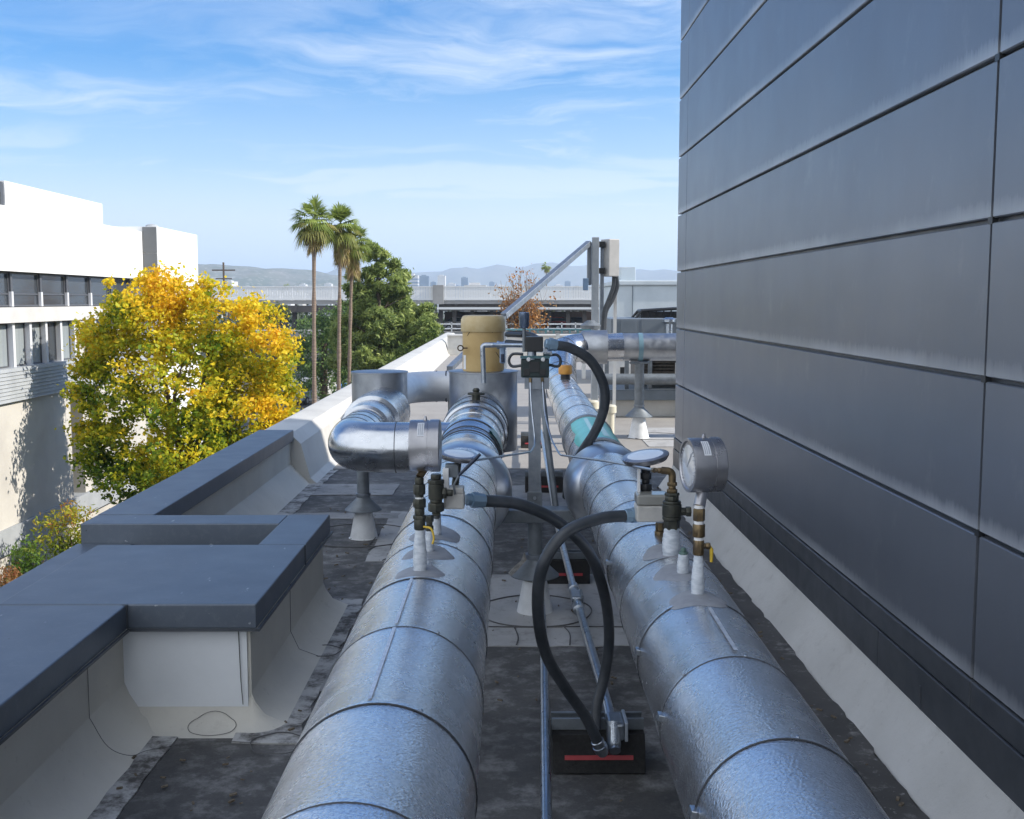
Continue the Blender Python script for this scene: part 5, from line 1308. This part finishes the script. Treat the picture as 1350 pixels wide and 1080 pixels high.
hills('hills', [(-700,372), (100,366), (420,362), (470,356), (520,359), (553,356), (580,359), (612,351), (632,353), (652,348), (680,352), (706,350), (740,353), (770,352), (800,356), (850,358), (900,352), (1100,350), (2400,366)], 6200, 2200, 5, mh)
# ================================================================== SKY, SUN, HAZE
SUN_EL, SUN_AZ = R(33), R(-5)          # azimuth measured from +X towards +Y
sd = Vector((math.cos(SUN_EL)*math.cos(SUN_AZ), math.cos(SUN_EL)*math.sin(SUN_AZ), math.sin(SUN_EL)))
sl = bpy.data.lights.new('sun', 'SUN'); sl.energy = 3.4; sl.angle = R(.5); sl.color = (1, .93, .82)
so_ = bpy.data.objects.new('sun', sl); C.objects.link(so_); so_.rotation_euler = sd.to_track_quat('Z', 'Y').to_euler(); so_.location = (30, 0, 40)
wd = bpy.data.worlds.new('World'); scene.world = wd; wd.use_nodes = True
nt = wd.node_tree; bg = nt.nodes['Background']
sky = nt.nodes.new('ShaderNodeTexSky'); sky.sky_type = 'NISHITA'; sky.sun_disc = False
sky.sun_elevation = SUN_EL; sky.sun_rotation = PI/2 - SUN_AZ
sky.air_density = 1.15; sky.dust_density = .35; sky.ozone_density = 2.2
hs = nt.nodes.new('ShaderNodeHueSaturation'); hs.inputs['Saturation'].default_value = 1.15; hs.inputs['Value'].default_value = 1.0
nt.links.new(sky.outputs[0], hs.inputs['Color'])
skyc = mixc(nt, 1.0, hs.outputs[0], (.185,.53,.84), 'MULTIPLY')
g = coord(nt, 'Generated'); sep = nt.nodes.new('ShaderNodeSeparateXYZ'); nt.links.new(g, sep.inputs[0])
zc = mth(nt, 'MAXIMUM', sep.outputs[2], 0.0)
inv = mth(nt, 'DIVIDE', 1.0, mth(nt, 'ADD', zc, .10))
cb_ = nt.nodes.new('ShaderNodeCombineXYZ'); nt.links.new(mth(nt, 'MULTIPLY', sep.outputs[0], inv), cb_.inputs[0]); nt.links.new(mth(nt, 'MULTIPLY', sep.outputs[1], inv), cb_.inputs[1])
v = cb_.outputs[0]
FILL_CLOUD = 7.5
# cirrus: drawn out fibres inside larger patches
warp = nt.nodes.new('ShaderNodeTexNoise'); warp.inputs['Scale'].default_value = 1.3; warp.inputs['Detail'].default_value = 3; nt.links.new(v, warp.inputs['Vector'])
vm = nt.nodes.new('ShaderNodeVectorMath'); vm.operation = 'MULTIPLY_ADD'; nt.links.new(warp.outputs['Color'], vm.inputs[0]); vm.inputs[1].default_value = (.95,.95,0); nt.links.new(v, vm.inputs[2])
fib = noise(nt, mapping(nt, vm.outputs[0], (1.0, 1.9, 1), (0,0,R(38)), (3.1,2.9,0)), 1.6, 10, .66)
pat = noise(nt, mapping(nt, v, (.55, .8, 1), (0,0,0), (4.6,.35,0)), 1.0, 3, .5)
k1 = mth(nt, 'MULTIPLY', ramp(nt, fib, [(.40, 0.), (.85, 1.)]), ramp(nt, pat, [(.28, 0.), (.58, 1.)]))
low = ramp(nt, zc, [(.02, 1.), (.10, .8), (.20, 0.)])
band = noise(nt, mapping(nt, vm.outputs[0], (.35, 1.1, 1), (0,0,R(6)), (0,.4,0)), 1.1, 7, .6)
k2 = mth(nt, 'MULTIPLY', ramp(nt, band, [(.38, 0.), (.58, 1.)]), low)
hz = mth(nt, 'MULTIPLY', ramp(nt, zc, [(.0, 1.), (.07, .85), (.12,.38), (.20, 0.)]), .95)
kk = mth(nt, 'MAXIMUM', mth(nt, 'MULTIPLY', k1, .95), mth(nt, 'MAXIMUM', mth(nt, 'MULTIPLY', k2, .9), hz), True)
CLOUD = 5.4
c = mixc(nt, kk, skyc, (CLOUD*.90, CLOUD*.97, CLOUD*1.06))
# unseen bright cloud bank added as fill light, behind and left of the camera
dp = nt.nodes.new('ShaderNodeVectorMath'); dp.operation = 'DOT_PRODUCT'; nt.links.new(g, dp.inputs[0]); dp.inputs[1].default_value = Vector((-.62,-.74,.25)).normalized()
cu = noise(nt, mapping(nt, g, (2.6,2.6,4.2)), 1.0, 7, .55)
mk = ramp(nt, mth(nt, 'ADD', dp.outputs['Value'], mth(nt, 'MULTIPLY', mth(nt, 'SUBTRACT', cu, .5), 1.2)), [(.22, 0.), (.55, 1.)])
c = mixc(nt, mk, c, (FILL_CLOUD*.93, FILL_CLOUD*.98, FILL_CLOUD*1.05))
nt.links.new(c, bg.inputs['Color']); bg.inputs['Strength'].default_value = .10
# haze
if HAZE:
    hm = bpy.data.materials.new('air haze'); hm.use_nodes = True; n2 = hm.node_tree
    n2.nodes.remove(n2.nodes['Principled BSDF'])
    pv = n2.nodes.new('ShaderNodeVolumePrincipled'); pv.inputs['Color'].default_value = (.66,.80,1,1); pv.inputs['Density'].default_value = HAZE
    pv.inputs['Anisotropy'].default_value = .2
    n2.links.new(pv.outputs[0], n2.nodes['Material Output'].inputs['Volume'])
    o = MB().box(-9100, 9100, -310, 12100, GZ-1, 300).build('haze', hm); struct(o, 'stuff')
scene.view_settings.view_transform = 'Standard'; scene.view_settings.look = 'None'; scene.view_settings.gamma = 1
scene.view_settings.use_curve_mapping = False
scene.view_settings.exposure = EXPO
scene.cycles.max_bounces = 8; scene.cycles.volume_bounces = 1
scene.cycles.use_denoising = True
